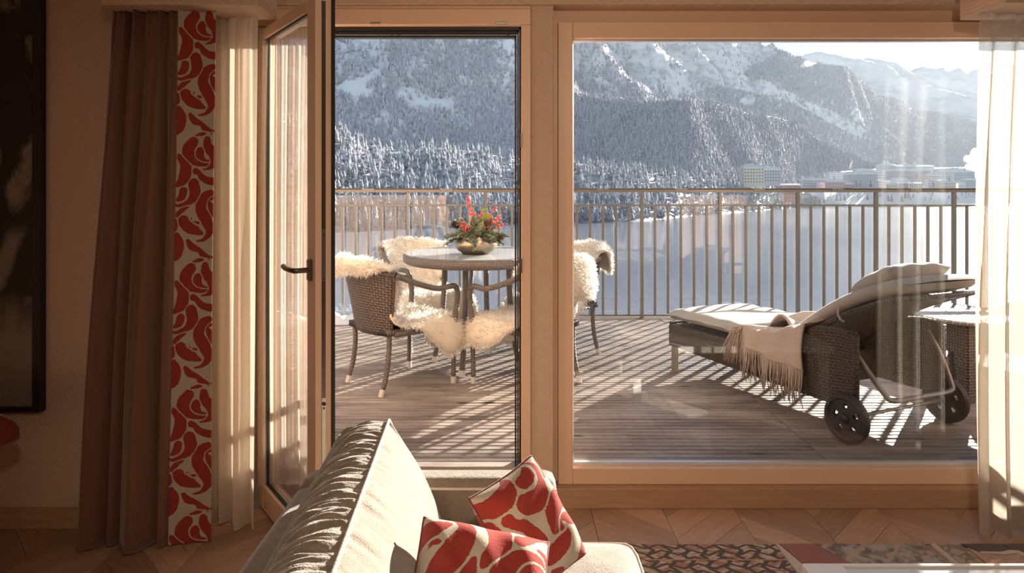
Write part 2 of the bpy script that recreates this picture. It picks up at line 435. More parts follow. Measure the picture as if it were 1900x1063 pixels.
def board_mesh(L):
    mb = MB(); prof = []
    y = 0.0015
    for r in range(3):
        a, b = r * RB + (0.0032 if r else 0.0042), (r + 1) * RB - (0.0032 if r < 2 else 0.0042)
        prof += [(a, -0.009), (a + 0.0008, -0.0012), (a + 0.004, 0.0), (b - 0.004, 0.0), (b - 0.0008, -0.0012), (b, -0.009)]
    prof = [(prof[0][0], -0.028)] + prof + [(prof[-1][0], -0.028)]
    n = len(prof)
    mb.add([(0, p, z) for p, z in prof] + [(L, p, z) for p, z in prof],
           [(i, i + 1, n + i + 1, n + i)[::-1] for i in range(n - 1)] + [tuple(range(n)), tuple(range(2 * n - 1, n - 1, -1))])
    return mb.mesh('board', M['deck'])
MB().box(-1.083, 0.077, 2.80, 2.852, 0.05, DZ).build('board', M['deck'], deck, bevel=0.003)
cols = [(-5.2, -1.75), (-1.745, 1.395), (1.40, 5.9)]
y = 2.855; row = 0
while y < 6.14:
    for ci, (xa, xb) in enumerate(cols):
        if ci not in board_me: board_me[ci] = board_mesh(xb - xa)
        o = bpy.data.objects.new('board', board_me[ci]); COL.objects.link(o); o.parent = deck
        o.location = (xa + 0.002 * (row % 2), y + random.uniform(-0.0008, 0.0008), DZ + random.uniform(-0.0015, 0.0012))
    y += BW + (0.006 if row == 10 else 0.0008); row += 1
MB().box(-5.2, 5.9, 6.155, 6.22, -0.2, DZ + 0.004).build('edge_board', plain('dark_edge_board', (0.09, 0.07, 0.055), 0.7), deck)

RY = 6.16
M['rail'] = plain('bronze_grey_rail_steel', (0.17, 0.155, 0.135), 0.25, 0.1, 0.9, 0.08)
M['railtop'] = plain('dark_rail_cover', (0.10, 0.07, 0.055), 0.5)
rail = thing('terrace_railing', 'grey steel terrace railing with upright bars and glass panels, above the lake', 'railing', (0, RY, DZ))
zt, zm = 1.371 - DZ, 1.222 - DZ
PX0, PSP = -0.991, 0.7428
def local_box(name, m, *b): return MB().box(*b).build(name, m, rail, bevel=0.0025, seg=1)
local_box('top_rail', M['rail'], -4.9, 5.9, -0.022, 0.022, zt - 0.035, zt - 0.008)
local_box('middle_rail', M['rail'], -4.9, 5.9, -0.012, 0.012, zm - 0.018, zm)
local_box('bottom_rail', M['rail'], -4.9, 5.9, -0.012, 0.012, 0.016, 0.034)
first = {}
def rail_piece(name, key, m, bx, x):
    if key not in first:
        first[key] = MB().box(*bx).build(name, m, rail, bevel=0.002, seg=1); o = first[key]
    else:
        o = first[key].copy(); COL.objects.link(o)
    o.location = (x, 0, 0); return o
for k in range(-5, 10):
    x = PX0 + k * PSP
    if x > 5.8: break
    rail_piece('post', 'post', M['rail'], (-0.014, 0.014, -0.02, 0.02, -0.02, zt - 0.035), x)
    rail_piece('rail_cover', 'cover', M['railtop'], (-0.31, 0.31, -0.026, 0.026, zt - 0.008, zt + 0.004), x)
    rail_piece('rail_joint', 'joint', M['rail'], (-0.058, 0.058, -0.03, 0.03, zt - 0.034, zt + 0.002), x + PSP / 2)
    rail_piece('glass_panel', 'glass', M['railglass'], (0.03, PSP - 0.03, 0.030, 0.038, 0.06, zt - 0.06), x)
    for j in range(1, 6):
        rail_piece('baluster', 'bal', M['rail'], (-0.011, 0.011, -0.011, 0.011, 0.034, zm - 0.018), x + j * PSP / 6)
# ------------------------------------------------------------------ the valley: lake, hills, forest, town
LAKE = -45.0
def shade_col(k, nz, a, b): return k.mix(nz, a, b)
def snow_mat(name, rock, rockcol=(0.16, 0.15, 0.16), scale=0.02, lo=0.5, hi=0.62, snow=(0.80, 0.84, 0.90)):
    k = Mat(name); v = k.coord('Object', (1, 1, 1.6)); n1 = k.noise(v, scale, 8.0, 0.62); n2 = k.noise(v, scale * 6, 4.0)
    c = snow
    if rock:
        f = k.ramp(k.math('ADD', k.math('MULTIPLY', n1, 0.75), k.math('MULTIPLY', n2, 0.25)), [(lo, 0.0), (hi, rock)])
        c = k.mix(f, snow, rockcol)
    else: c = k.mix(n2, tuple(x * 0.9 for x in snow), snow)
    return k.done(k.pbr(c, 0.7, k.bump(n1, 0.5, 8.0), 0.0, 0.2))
M['snow'] = snow_mat('snow', 0)
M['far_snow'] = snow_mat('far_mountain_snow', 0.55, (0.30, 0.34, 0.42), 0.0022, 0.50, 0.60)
M['slope'] = snow_mat('snowy_slope', 0.65, (0.20, 0.20, 0.23), 0.011, 0.48, 0.60, (0.80, 0.84, 0.90))
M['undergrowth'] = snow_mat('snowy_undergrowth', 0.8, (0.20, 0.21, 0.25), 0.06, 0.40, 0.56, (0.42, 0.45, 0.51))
def frosted(name, dark, white, lo, hi, scale, kind='Object'):
    k = Mat(name); geo = k.n('NewGeometry'); nz = k.n('SeparateXYZ', {0: geo.outputs['Normal']}).outputs[2]
    at_ = k.n('Attribute', attribute_name='frost').outputs['Fac'] if kind == 'attr' else k.n('ObjectInfo').outputs['Random']
    pos = geo.outputs['Position']
    n1 = k.noise(pos, scale, 3.0, 0.7)
    f = k.math('ADD', k.math('ADD', k.math('MULTIPLY', n1, 0.9), k.math('MULTIPLY', nz, 0.35)), k.math('MULTIPLY', at_, 0.35))
    c = k.mix(k.ramp(f, [(lo, 0.0), (hi, 1.0)]), dark, white)
    return k.done(k.pbr(c, 0.85, None, 0.0, 0.15))
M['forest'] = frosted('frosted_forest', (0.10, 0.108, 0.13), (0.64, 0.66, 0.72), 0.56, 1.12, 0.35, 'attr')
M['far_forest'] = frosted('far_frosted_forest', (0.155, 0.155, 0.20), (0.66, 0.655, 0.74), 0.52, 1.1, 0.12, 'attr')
M['conifer'] = frosted('snow_laden_conifer', (0.075, 0.082, 0.10), (0.66, 0.68, 0.74), 0.56, 1.08, 0.5)
M['bark'] = plain('dark_bark', (0.055, 0.045, 0.04), 0.9)

def line3(pts):
    """interpolates (px, py, depth) control points over px"""
    a = np.array(pts, float); return lambda x: (np.interp(x, a[:, 0], a[:, 1]), np.interp(x, a[:, 0], a[:, 2]))

class Slope:
    """a hillside lofted from its foot to its crest (and down behind), at its true distance"""
    def __init__(s, name, m, px0, px1, foot, crest, nu, nv, amp, label_kind='structure', power=1.0, freq=0.004):
        u = np.linspace(px0, px1, nu + 1); fp, fd = line3(foot)(u); cp, cd = line3(crest)(u)
        F = np.stack([(u - 950) / FPX * fd, fd, EYE - (fp - 360) / FPX * fd], 1)
        C = np.stack([(u - 950) / FPX * cd, cd, EYE - (cp - 360) / FPX * cd], 1)
        B = C.copy(); B[:, 1] += (cd - fd) * 0.6 + 60; B[:, 0] *= B[:, 1] / C[:, 1]; B[:, 2] -= (C[:, 2] - F[:, 2]) * 0.6 + 20
        t = np.linspace(0, 1, nv + 1)[:, None, None]
        G = F[None] * (1 - t) + C[None] * t
        zp = F[None, :, 2] + (C[None, :, 2] - F[None, :, 2]) * (t[:, :, 0] ** power); G[:, :, 2] = zp
        nz = np.array([[noise.fractal(Vector((G[j, i, 0] * freq, G[j, i, 1] * freq, 3.1)), 0.9, 2.1, 5) for i in range(nu + 1)] for j in range(nv + 1)])
        G[:, :, 2] += nz * amp * np.sin(np.clip(t[:, :, 0], 0, 1) * PI) ** 0.6 * (C[None, :, 2] - F[None, :, 2]) * 0.1
        fine = np.array([[noise.fractal(Vector((i * 0.23, 7.7, amp)), 0.8, 2.2, 3) for i in range(nu + 1)]])
        G[-1:, :, 2] += fine * amp * 0.006 * (C[None, :, 2] - F[None, :, 2])
        G = np.concatenate([G, B[None]], 0)
        s.G = G; s.nu, s.nv = nu, nv
        w = nu + 1; V = G.reshape(-1, 3)
        me = bpy.data.meshes.new(name)
        fs = [(j * w + i, j * w + i + 1, (j + 1) * w + i + 1, (j + 1) * w + i) for j in range(nv + 1) for i in range(nu)]
        me.from_pydata(V.tolist(), [], fs); me.materials.append(m)
        me.polygons.foreach_set('use_smooth', np.ones(len(fs), bool)); me.update()
        s.o = bpy.data.objects.new(name, me); COL.objects.link(s.o); s.o['kind'] = label_kind
    def points(s, n, keep=None):
        """n random places on the front; keep(px, py) -> bool array thins them"""
        out = []; got = 0
        for _ in range(12):
            m_ = n * 2
            a = rng.random(m_) * s.nu; b = rng.random(m_) * s.nv
            i = a.astype(int); j = b.astype(int); fa = (a - i)[:, None]; fb = (b - j)[:, None]
            P = (s.G[j, i] * (1 - fa) + s.G[j, i + 1] * fa) * (1 - fb) + (s.G[j + 1, i] * (1 - fa) + s.G[j + 1, i + 1] * fa) * fb
            if keep is not None:
                P = P[keep(950 + FPX * P[:, 0] / P[:, 1], 360 - FPX * (P[:, 2] - EYE) / P[:, 1])]
            out.append(P); got += len(P)
            if got >= n: break
        return np.concatenate(out)[:n]

def inside(poly, x, y):
    r = np.zeros(len(x), bool); n = len(poly); j = n - 1
    for i in range(n):
        xi, yi = poly[i]; xj, yj = poly[j]
        c = ((yi > y) != (yj > y)) & (x < (xj - xi) * (y - yi) / (yj - yi + 1e-9) + xi)
        r ^= c; j = i
    return r

def forest(name, label, P, h0, h1, m, width=0.17, tiers=2, sides=5, on=None):
    """every tree a small snowy cone of its own, joined because there are thousands"""
    n = len(P); h = h0 + (h1 - h0) * rng.random(n); w = h * width * (0.8 + 0.5 * rng.random(n)); fr = rng.random(n)
    V = []; F = []; A = []
    per = tiers * (sides + 1)
    th0 = rng.random(n) * 6.28
    for t in range(tiers):
        zb = h * (0.10 + 0.42 * t); zt_ = h * (0.68 if t < tiers - 1 else 1.0) if tiers > 1 else h; r = w * (1 - 0.42 * t)
        for k in range(sides):
            th = th0 + 2 * PI * k / sides; rr = r * (0.75 + 0.5 * rng.random(n))
            V.append(np.stack([P[:, 0] + rr * np.cos(th), P[:, 1] + rr * np.sin(th), P[:, 2] + zb], 1)); A.append(fr)
        V.append(np.stack([P[:, 0], P[:, 1], P[:, 2] + zt_], 1)); A.append(fr)
    V = np.stack(V, 1).reshape(-1, 3); A = np.stack(A, 1).reshape(-1)
    base = (np.arange(n) * per)[:, None]
    for t in range(tiers):
        o = t * (sides + 1)
        for k in range(sides): F.append(np.concatenate([base + o + k, base + o + (k + 1) % sides, base + o + sides], 1))
    F = np.stack(F, 1).reshape(-1, 3).astype(np.int32); nf = len(F)
    me = bpy.data.meshes.new(name); me.vertices.add(len(V)); me.vertices.foreach_set('co', V.astype(np.float32).ravel())
    me.loops.add(nf * 3); me.loops.foreach_set('vertex_index', F.ravel())
    me.polygons.add(nf); me.polygons.foreach_set('loop_start', np.arange(0, nf * 3, 3, dtype=np.int32))
    me.update(calc_edges=True)
    a = me.attributes.new('frost', 'FLOAT', 'POINT'); a.data.foreach_set('value', A.astype(np.float32))
    me.materials.append(m)
    o = bpy.data.objects.new(name, me); COL.objects.link(o)
    o.parent = on
    return tag(o, label, kind='stuff')

# lake
k = Mat('frozen_lake'); v = k.coord('Object', (1, 0.35, 1)); n1 = k.noise(v, 0.02, 5.0); n2 = k.noise(v, 0.004, 3.0)
lc = k.mix(k.ramp(n2, [(0.35, 0.0), (0.65, 1.0)]), (0.16, 0.19, 0.24), (0.30, 0.34, 0.40))
lake_m = k.done(k.pbr(lc, 0.16, k.bump(n1, 0.06, 1.0), 0.0, 0.5))
lake = MB().grid(lambda u, v: (-2500 + 7000 * u, 60 + 4500 * v, LAKE), 4, 4).build('lake', lake_m)
structure(lake)
structure(MB().grid(lambda u, v: (-40 + 90 * u, 6.5 + 180 * v, -4 - 42.5 * v ** 0.8 + 0.6 * math.sin(u * 23 + v * 9)), 24, 24).build('bank', M['snow'], smooth=True))

# far white ranges
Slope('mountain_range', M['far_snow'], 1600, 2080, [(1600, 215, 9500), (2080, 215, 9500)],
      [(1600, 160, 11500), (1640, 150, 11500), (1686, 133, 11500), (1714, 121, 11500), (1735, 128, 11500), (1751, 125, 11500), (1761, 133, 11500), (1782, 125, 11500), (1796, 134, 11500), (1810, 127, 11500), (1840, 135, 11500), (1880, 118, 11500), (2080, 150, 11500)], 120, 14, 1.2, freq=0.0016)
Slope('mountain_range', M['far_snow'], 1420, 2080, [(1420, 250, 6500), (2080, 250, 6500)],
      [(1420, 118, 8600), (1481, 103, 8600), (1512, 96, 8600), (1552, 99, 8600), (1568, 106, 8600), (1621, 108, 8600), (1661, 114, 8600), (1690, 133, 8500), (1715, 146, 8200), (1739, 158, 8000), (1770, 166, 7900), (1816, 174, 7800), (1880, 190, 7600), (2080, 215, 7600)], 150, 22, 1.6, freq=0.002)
# the big mountain
big = Slope('mountain', M['slope'], -700, 2080,
      [(380, 330, 1500), (700, 320, 1600), (950, 315, 1800), (1200, 315, 2200), (1500, 330, 3600), (1600, 332, 4300), (1800, 334, 5000), (2080, 334, 5000)],
      [(380, -420, 2900), (600, -330, 2900), (900, -210, 3100), (1064, -110, 3400), (1200, -40, 3800), (1300, 15, 4100), (1370, 52, 4200), (1393, 72, 4200), (1420, 86, 4150), (1431, 79, 4150), (1440, 90, 4150), (1450, 95, 4100), (1481, 108, 4300), (1506, 116, 4500), (1574, 127, 5000), (1599, 149, 5300), (1624, 174, 5600), (1667, 183, 6000), (1692, 202, 6200), (1760, 211, 6400), (1816, 233, 6500), (1900, 256, 6500), (2080, 285, 6500)], 400, 60, 1.4, freq=0.0035)
bare = [[(1040, 20), (1400, 20), (1432, 84), (1446, 100), (1395, 125), (1380, 140), (1420, 150), (1500, 190), (1560, 215), (1610, 245), (1590, 258), (1530, 225), (1470, 195), (1400, 175), (1330, 160), (1300, 178), (1255, 182), (1225, 160), (1190, 172), (1150, 160), (1105, 130), (1040, 140)],
        [(600, 50), (700, 50), (712, 105), (745, 150), (790, 185), (760, 192), (715, 178), (695, 130), (640, 108), (600, 100)],
        [(850, 40), (960, 40), (960, 100), (905, 88), (850, 80)]]
patches = [[(1064, 85), (1110, 85), (1155, 120), (1180, 160), (1210, 178), (1150, 172), (1100, 140), (1064, 120)], [(1270, 165), (1290, 150), (1320, 158), (1325, 180), (1280, 180)], [(1100, 60), (1150, 75), (1180, 110), (1160, 110), (1110, 80)]]
def wooded(x, y):
    b = np.zeros(len(x), bool)
    for p in bare: b |= inside(p, x, y)
    ok = rng.random(len(x)) < np.where(x < 1000, 0.30, 0.045)
    for p in patches: ok |= inside(p, x, y) & (rng.random(len(x)) < 0.45)
    spots = np.array([noise.noise(Vector((float(a) * 0.021, float(c) * 0.035, 1.7))) for a, c in zip(x, y)])
    return (~b & (spots > -0.42)) | (b & ok)
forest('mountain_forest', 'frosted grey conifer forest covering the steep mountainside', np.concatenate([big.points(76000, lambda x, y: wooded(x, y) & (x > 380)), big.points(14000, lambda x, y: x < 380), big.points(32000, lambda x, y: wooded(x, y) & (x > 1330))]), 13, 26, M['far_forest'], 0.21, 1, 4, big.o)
# the lower hill in front of it
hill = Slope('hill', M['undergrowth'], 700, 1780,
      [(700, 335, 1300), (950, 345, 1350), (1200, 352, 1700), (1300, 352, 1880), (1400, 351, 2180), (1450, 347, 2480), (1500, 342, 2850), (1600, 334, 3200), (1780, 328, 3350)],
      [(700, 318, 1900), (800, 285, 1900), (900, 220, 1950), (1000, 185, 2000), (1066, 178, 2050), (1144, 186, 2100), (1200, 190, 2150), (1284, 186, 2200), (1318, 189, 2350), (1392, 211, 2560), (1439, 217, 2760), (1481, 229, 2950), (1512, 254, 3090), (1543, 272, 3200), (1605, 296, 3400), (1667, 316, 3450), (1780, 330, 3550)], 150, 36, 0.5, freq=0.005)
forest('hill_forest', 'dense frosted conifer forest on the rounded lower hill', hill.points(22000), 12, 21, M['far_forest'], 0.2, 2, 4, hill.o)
# wooded shore
shore_pts = [(380, 437, 720), (617, 431, 783), (707, 428, 817), (928, 418, 958), (1065, 414, 1029), (1186, 411, 1090), (1240, 405.5, 1221), (1292, 399.5, 1407), (1340, 396.5, 1522), (1404, 391.5, 1764), (1460, 386.5, 2100), (1530, 383, 2400)]
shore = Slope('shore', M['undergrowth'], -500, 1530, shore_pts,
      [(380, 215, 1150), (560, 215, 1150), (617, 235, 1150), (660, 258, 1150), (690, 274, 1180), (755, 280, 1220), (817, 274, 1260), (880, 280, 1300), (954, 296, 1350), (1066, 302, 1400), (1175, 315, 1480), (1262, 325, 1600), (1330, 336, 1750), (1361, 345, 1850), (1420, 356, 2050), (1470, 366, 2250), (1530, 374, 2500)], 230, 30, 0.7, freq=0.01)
def conifer_mesh(seed):
    r = random.Random(seed); mb = MB(); hh = 1.0; n = 9
    for t in range(7):
        f = t / 7; zb = 0.08 + 0.86 * f; rad = (0.17 * (1 - f) + 0.02) * r.uniform(0.85, 1.15); zt_ = zb + 0.20 * (1 - 0.35 * f)
        pts = []
        for k in range(2 * n):
            th = PI * k / n + r.uniform(-.08, .08); q = rad * (1.0 if k % 2 == 0 else 0.55) * r.uniform(0.7, 1.2)
            pts.append((q * math.cos(th), q * math.sin(th), zb - (0.035 if k % 2 == 0 else 0.0) + r.uniform(-.01, .01)))
        mb.add(pts + [(0, 0, min(zt_, 1.0))], [(k, (k + 1) % (2 * n), 2 * n) for k in range(2 * n)])
    mb.cur = 1; mb.tube([(0, 0, 0), (0, 0, 0.25)], [0.018, 0.012], 5)
    return mb.mesh('conifer', [M['conifer'], M['bark']])
cms = [conifer_mesh(i) for i in range(6)]
cand = shore.points(11000)
sx = 950 + FPX * cand[:, 0] / cand[:, 1]; sy = 360 - FPX * (cand[:, 2] - EYE) / cand[:, 1]
cand = cand[((sx > 560) & (sx < 1000) | (sx > 1040) & (sx < 1420)) & (sy > 300)]
cand = cand[np.argsort(cand[:, 1])]; kept = []
for q in cand:
    if all((q[0] - p[0]) ** 2 + (q[1] - p[1]) ** 2 > 56 for p in kept): kept.append(q)
    if len(kept) == 290: break
cand = np.array(kept)
rest = shore.points(5300)
near_ = np.array([np.min((cand[:, 0] - q[0]) ** 2 + (cand[:, 1] - q[1]) ** 2) for q in rest]) > 30
forest('shore_forest', 'snow laden conifers crowding the slope behind the lake shore', rest[near_], 15, 25, M['forest'], 0.17, 2, 7, shore.o)
for i, p in enumerate(cand):
    o = bpy.data.objects.new('conifer', cms[i % 6]); COL.objects.link(o); s_ = random.uniform(15, 26)
    o.location = (p[0], p[1], p[2] - 0.3); o.scale = (s_, s_, s_); o.rotation_euler = (0, 0, random.uniform(0, 6.28))
    tag(o, 'tall snow laden conifer on the wooded far shore of the lake', 'tree', 'conifers along the far shore')
# town on its snowy flat
flat = Slope('town_flat', M['snow'], 1428, 2080, [(1428, 389.5, 1890), (1437, 388.5, 1940), (1469, 385.2, 2200), (1550, 381.5, 2580), (1640, 379.6, 2830), (1800, 378.6, 2980), (2080, 378, 3050)],
      [(1428, 335, 2500), (1500, 322, 2900), (1640, 312, 3250), (1800, 310, 3350), (2080, 310, 3400)], 60, 14, 0.25, freq=0.01)
def grove(x, y):
    a = (x > 1436) & (x < 1552) & (y > 312) & (y < 346); b = rng.random(len(x)) < 0.16
    return (a & (rng.random(len(x)) < 0.8)) | (b & (y < 372))
forest('grove', 'snowy trees standing in clumps through the town', flat.points(520, grove), 13, 24, M['far_forest'], 0.24, 2, 5, flat.o)
town = [  # x0, x1, wall top, base in a 4.318x enlargement from (1400, 260); depth; colour; label
 (-85, 75, 222, 345, 1900, 'cream', 'tall cream hotel block with snowy flat roof above the wooded shore'),
 (75, 205, 238, 335, 1960, 'grey', 'grey hotel wing joined behind the tall cream hotel'),
 (390, 600, 318, 374, 2500, 'grey', 'long low grey building with a flat snowy roof, nearest the wood'),
 (600, 750, 268, 318, 2750, 'white', 'white house under the small smoke plume'),
 (750, 985, 274, 378, 2560, 'blue', 'broad pale blue hotel with rows of windows in mid town'),
 (190, 370, 362, 392, 2350, 'red', 'low red house half buried in snow behind the railing'),
 (520, 590, 352, 390, 2450, 'white', 'small white house beside the pink house'),
 (600, 720, 336, 390, 2400, 'pink', 'pink house with stepped snowy roofs'),
 (712, 790, 354, 390, 2500, 'pink', 'small pink house below the broad blue hotel'),
 (990, 1088, 330, 384, 2560, 'white', 'white cubic house at the centre of town'),
 (1084, 1163, 356, 386, 2500, 'cream', 'low cream house right of the white cubic house'),
 (1166, 1233, 348, 386, 2520, 'pink', 'narrow pink town house between cream ones'),
 (1120, 1230, 316, 352, 2680, 'white', 'white house with a small pointed snowy gable'),
 (1238, 1345, 350, 386, 2540, 'cream', 'wide cream house at the foot of the long hotel'),
 (1040, 1410, 246, 312, 2850, 'grey', 'very long grey hotel with four rows of windows'),
 (1130, 1440, 210, 250, 3000, 'blue', 'pale palace hotel with two snowy turrets'),
 (1010, 1128, 196, 246, 3050, 'white', 'white house on the hillside left of the palace hotel'),
 (1380, 1480, 282, 338, 2760, 'cream', 'cream house at the right end of the long hotel'),
 (1472, 1600, 250, 312, 2880, 'white', 'white hotel above the right end of town'),
 (1602, 1765, 256, 322, 2900, 'blue', 'bluish house at the far right of town near the steam'),
 (1392, 1488, 318, 376, 2600, 'white', 'white house with snowy terraces near the shore'),
 (1492, 1612, 338, 384, 2560, 'cream', 'cream house with a broad snowy roof by the lakeside'),
 (1636, 1692, 350, 384, 2580, 'white', 'tiny white house at the lakeside, rightmost but one'),
 (980, 1048, 250, 312, 2800, 'white', 'narrow white house left of the long grey hotel'),
 (820, 962, 240, 286, 2950, 'cream', 'cream house on the slope above the blue hotel'),
 (255, 335, 418, 470, 2080, 'red', 'red block house down by the lake shore'),
 (1700, 1790, 320, 372, 2700, 'grey', 'grey house beneath the steam cloud'),
]
tcol = {'cream': (0.72, 0.64, 0.52), 'grey': (0.47, 0.48, 0.52), 'white': (0.75, 0.75, 0.76), 'blue': (0.50, 0.54, 0.60), 'red': (0.55, 0.23, 0.20), 'pink': (0.60, 0.38, 0.34)}
tm = {q: plain('town_wall_' + q, c, 0.85, var=0.05, scale=0.05) for q, c in tcol.items()}
M['townwin'] = plain('town_window', (0.10, 0.11, 0.14), 0.2)
for x0, x1, yt, yb, d, q, lab in town:
    a = at(1400 + x0 / 4.318, 260 + yt / 4.318, d); b = at(1400 + x1 / 4.318, 260 + yb / 4.318, d)
    w = b.x - a.x; hh = a.z - b.z; dp = min(w * 0.6, 40)
    t = thing('building', lab, 'building', ((a.x + b.x) / 2, d, b.z))
    bm_ = MB().box(-w / 2, w / 2, 0, dp, -12, hh)
    if 'palace' in lab:
        for tx in (-0.22, 0.02):
            bm_.prism([(tx * w - 6, 2), (tx * w + 6, 2), (tx * w + 6, 14), (tx * w - 6, 14)], hh, hh + 9)
    bm_.build('wall', tm[q], t)
    rf = MB(); e = 1.2
    gab = q in ('pink', 'red') or 'gable' in lab
    if gab:
        rh = hh * 0.28 + 3
        rf.add([(-w / 2 - e, -e, hh), (w / 2 + e, -e, hh), (w / 2 + e, dp + e, hh), (-w / 2 - e, dp + e, hh), (-w / 2 - e, dp / 2, hh + rh), (w / 2 + e, dp / 2, hh + rh), (-w / 2 - e, -e, hh + 1.2), (w / 2 + e, -e, hh + 1.2)],
               [(6, 7, 5, 4), (0, 1, 7, 6), (2, 3, 4, 5), (0, 6, 4, 3), (1, 2, 5, 7)])
    else:
        rh = 3.0 + hh * 0.16; ins = min(w * 0.12, 8)
        rf.add([(-w / 2 - e, -e, hh), (w / 2 + e, -e, hh), (w / 2 + e, dp + e, hh), (-w / 2 - e, dp + e, hh), (-w / 2 - e, -e, hh + 2), (w / 2 + e, -e, hh + 2), (w / 2 + e, dp + e, hh + 2), (-w / 2 - e, dp + e, hh + 2),
                (-w / 2 + ins, dp * 0.35, hh + rh), (w / 2 - ins, dp * 0.35, hh + rh), (w / 2 - ins, dp * 0.7, hh + rh), (-w / 2 + ins, dp * 0.7, hh + rh)],
               [(0, 1, 5, 4), (1, 2, 6, 5), (2, 3, 7, 6), (3, 0, 4, 7), (4, 5, 9, 8), (5, 6, 10, 9), (6, 7, 11, 10), (7, 4, 8, 11), (8, 9, 10, 11), (3, 2, 1, 0)])
        rf.box(-w * 0.2, w * 0.02, dp * 0.4, dp * 0.6, hh + rh, hh + rh + 2.5)
    if 'palace' in lab:
        for tx in (-0.22, 0.02): rf.lathe([(9.5, hh + 9), (7, hh + 14), (3, hh + 19), (0.1, hh + 24)], 8, (tx * w, 8, 0))
    rf.build('snow_roof', M['snow'], t)
    wn_ = MB(); rows = max(1, int(hh / 8.5)); cols_ = max(2, int(w / 8))
    for r in range(rows):
        for c in range(cols_):
            cx = -w / 2 + (c + 0.5) * w / cols_; cz = (r + 0.45) * hh / rows
            wn_.box(cx - 1.7, cx + 1.7, -0.5, 0.3, cz - 1.9, cz + 1.9)
    tag(wn_.build('window', M['townwin'], t), kind='stuff')
for i, (cx, cyy) in enumerate([(815, 375), (845, 377), (893, 376), (930, 378), (965, 374), (905, 482), (1075, 492), (1098, 498), (1180, 502), (1205, 470), (1235, 468), (690, 490), (660, 488), (720, 486), (1560, 330), (1430, 372), (1300, 300), (300, 372), (350, 370), (640, 318)]):
    d = 2150 + 500 * (1 - (cyy - 300) / 200); p = at(1400 + cx / 4.318, 260 + cyy / 4.318, d)
    o = bpy.data.objects.new('conifer', cms[i % 6]); COL.objects.link(o); s_ = random.uniform(20, 30); o.location = p; o.scale = (s_ * 1.5, s_ * 1.5, s_)
    tag(o, 'small dark conifer standing among the snowy town and its lakeside', 'tree', 'conifers in the town')
# steam from the town
k = Mat('steam'); k.t.links.new(k.n('VolumePrincipled', {'Color': (1, 1, 1), 'Density': 0.018, 'Anisotropy': 0.4}).outputs[0], k.out.inputs[1]); steam_m = k.m
def plume(label, puffs):
    mb = MB()
    for px, py, r, d in puffs: mb.ball(at(px, py, d), r / FPX * d, 10, 7)
    tag(mb.build('steam_plume', steam_m, smooth=True), label, 'smoke', kind='stuff')
pr = random.Random(3)
plume('large white steam cloud rising at the edge of town', [(1806 + pr.gauss(0, 7) + (320 - q) * 0.12, q + pr.gauss(0, 3), pr.uniform(4, 9), 2950 + pr.uniform(-30, 30)) for q in range(322, 276, -2)])
plume('thin white chimney smoke above the white house', [(1577.5, 312, 1.6, 2740), (1578, 308, 2.0, 2740), (1579, 304, 2.4, 2740), (1581, 300, 2.2, 2740)])

# thin winter haze filling the valley
k = Mat('valley_haze'); k.t.links.new(k.n('VolumeScatter', {'Color': (0.70, 0.84, 1.0), 'Density': 0.00006, 'Anisotropy': 0.0}).outputs[0], k.out.inputs[1])
hz = MB().box(-6000, 9000, 400, 9500, LAKE, 1600).build('haze', k.m); tag(hz, 'thin bluish winter haze hanging over the valley', 'haze', kind='stuff')
# ------------------------------------------------------------------ terrace furniture
M['wicker'] = weave('brown_wicker', (0.115, 0.088, 0.078), (0.20, 0.16, 0.142), 0.017, 0.42, 0.5)
M['braid'] = weave('braided_strand', (0.17, 0.14, 0.125), (0.30, 0.25, 0.22), 0.011, 0.38, 0.6, 0.7)
M['wicker_dark'] = weave('dark_lounger_wicker', (0.075, 0.055, 0.045), (0.15, 0.115, 0.09), 0.013, 0.4, 0.5)
M['wicker_pale'] = weave('silvery_wicker', (0.30, 0.29, 0.28), (0.48, 0.47, 0.46), 0.016, 0.35, 0.6)
M['footcap'] = plain('pale_plastic_foot', (0.72, 0.68, 0.64), 0.45)
M['wool'] = fabric('cream_sheepskin', (0.83, 0.75, 0.64), 0.95, 60.0, 0.08, 0.2, 0.4)
k = Mat('sheepskin_hair'); v = k.coord('Object'); nz = k.noise(v, 14.0, 3.0)
c = k.mix(k.ramp(nz, [(0.35, 0.0), (0.7, 1.0)]), (0.88, 0.83, 0.77), (0.95, 0.93, 0.90))
M['hair'] = k.done(k.n('MixShader', {0: 0.45, 1: k.n('BsdfDiffuse', {'Color': c}).outputs[0], 2: k.n('BsdfTranslucent', {'Color': c}).outputs[0]}).outputs[0])
M['cushion'] = fabric('pale_outdoor_canvas', (0.44, 0.425, 0.40), 0.85, 300.0, 0.06, 0.2, 0.2)
M['knit'] = fabric('knitted_wool', (0.60, 0.50, 0.44), 0.95, 170.0, 0.16, 0.7, 0.5)
M['fringe'] = fabric('fringe_yarn', (0.50, 0.40, 0.33), 0.95, 60.0, 0.3, 0.5, 0.3)
M['rubber'] = plain('black_wheel_plastic', (0.030, 0.026, 0.024), 0.55)
M['tube'] = plain('bronze_grey_tube', (0.22, 0.19, 0.16), 0.35, 0.6)

def solid(o, t, off=0.0):
    md = o.modifiers.new('thick', 'SOLIDIFY'); md.thickness = t; md.offset = off; return o

def foot(leg, p, q, r):
    MB().tube([p, q], r, 10).build('foot_cap', M['footcap'], leg)

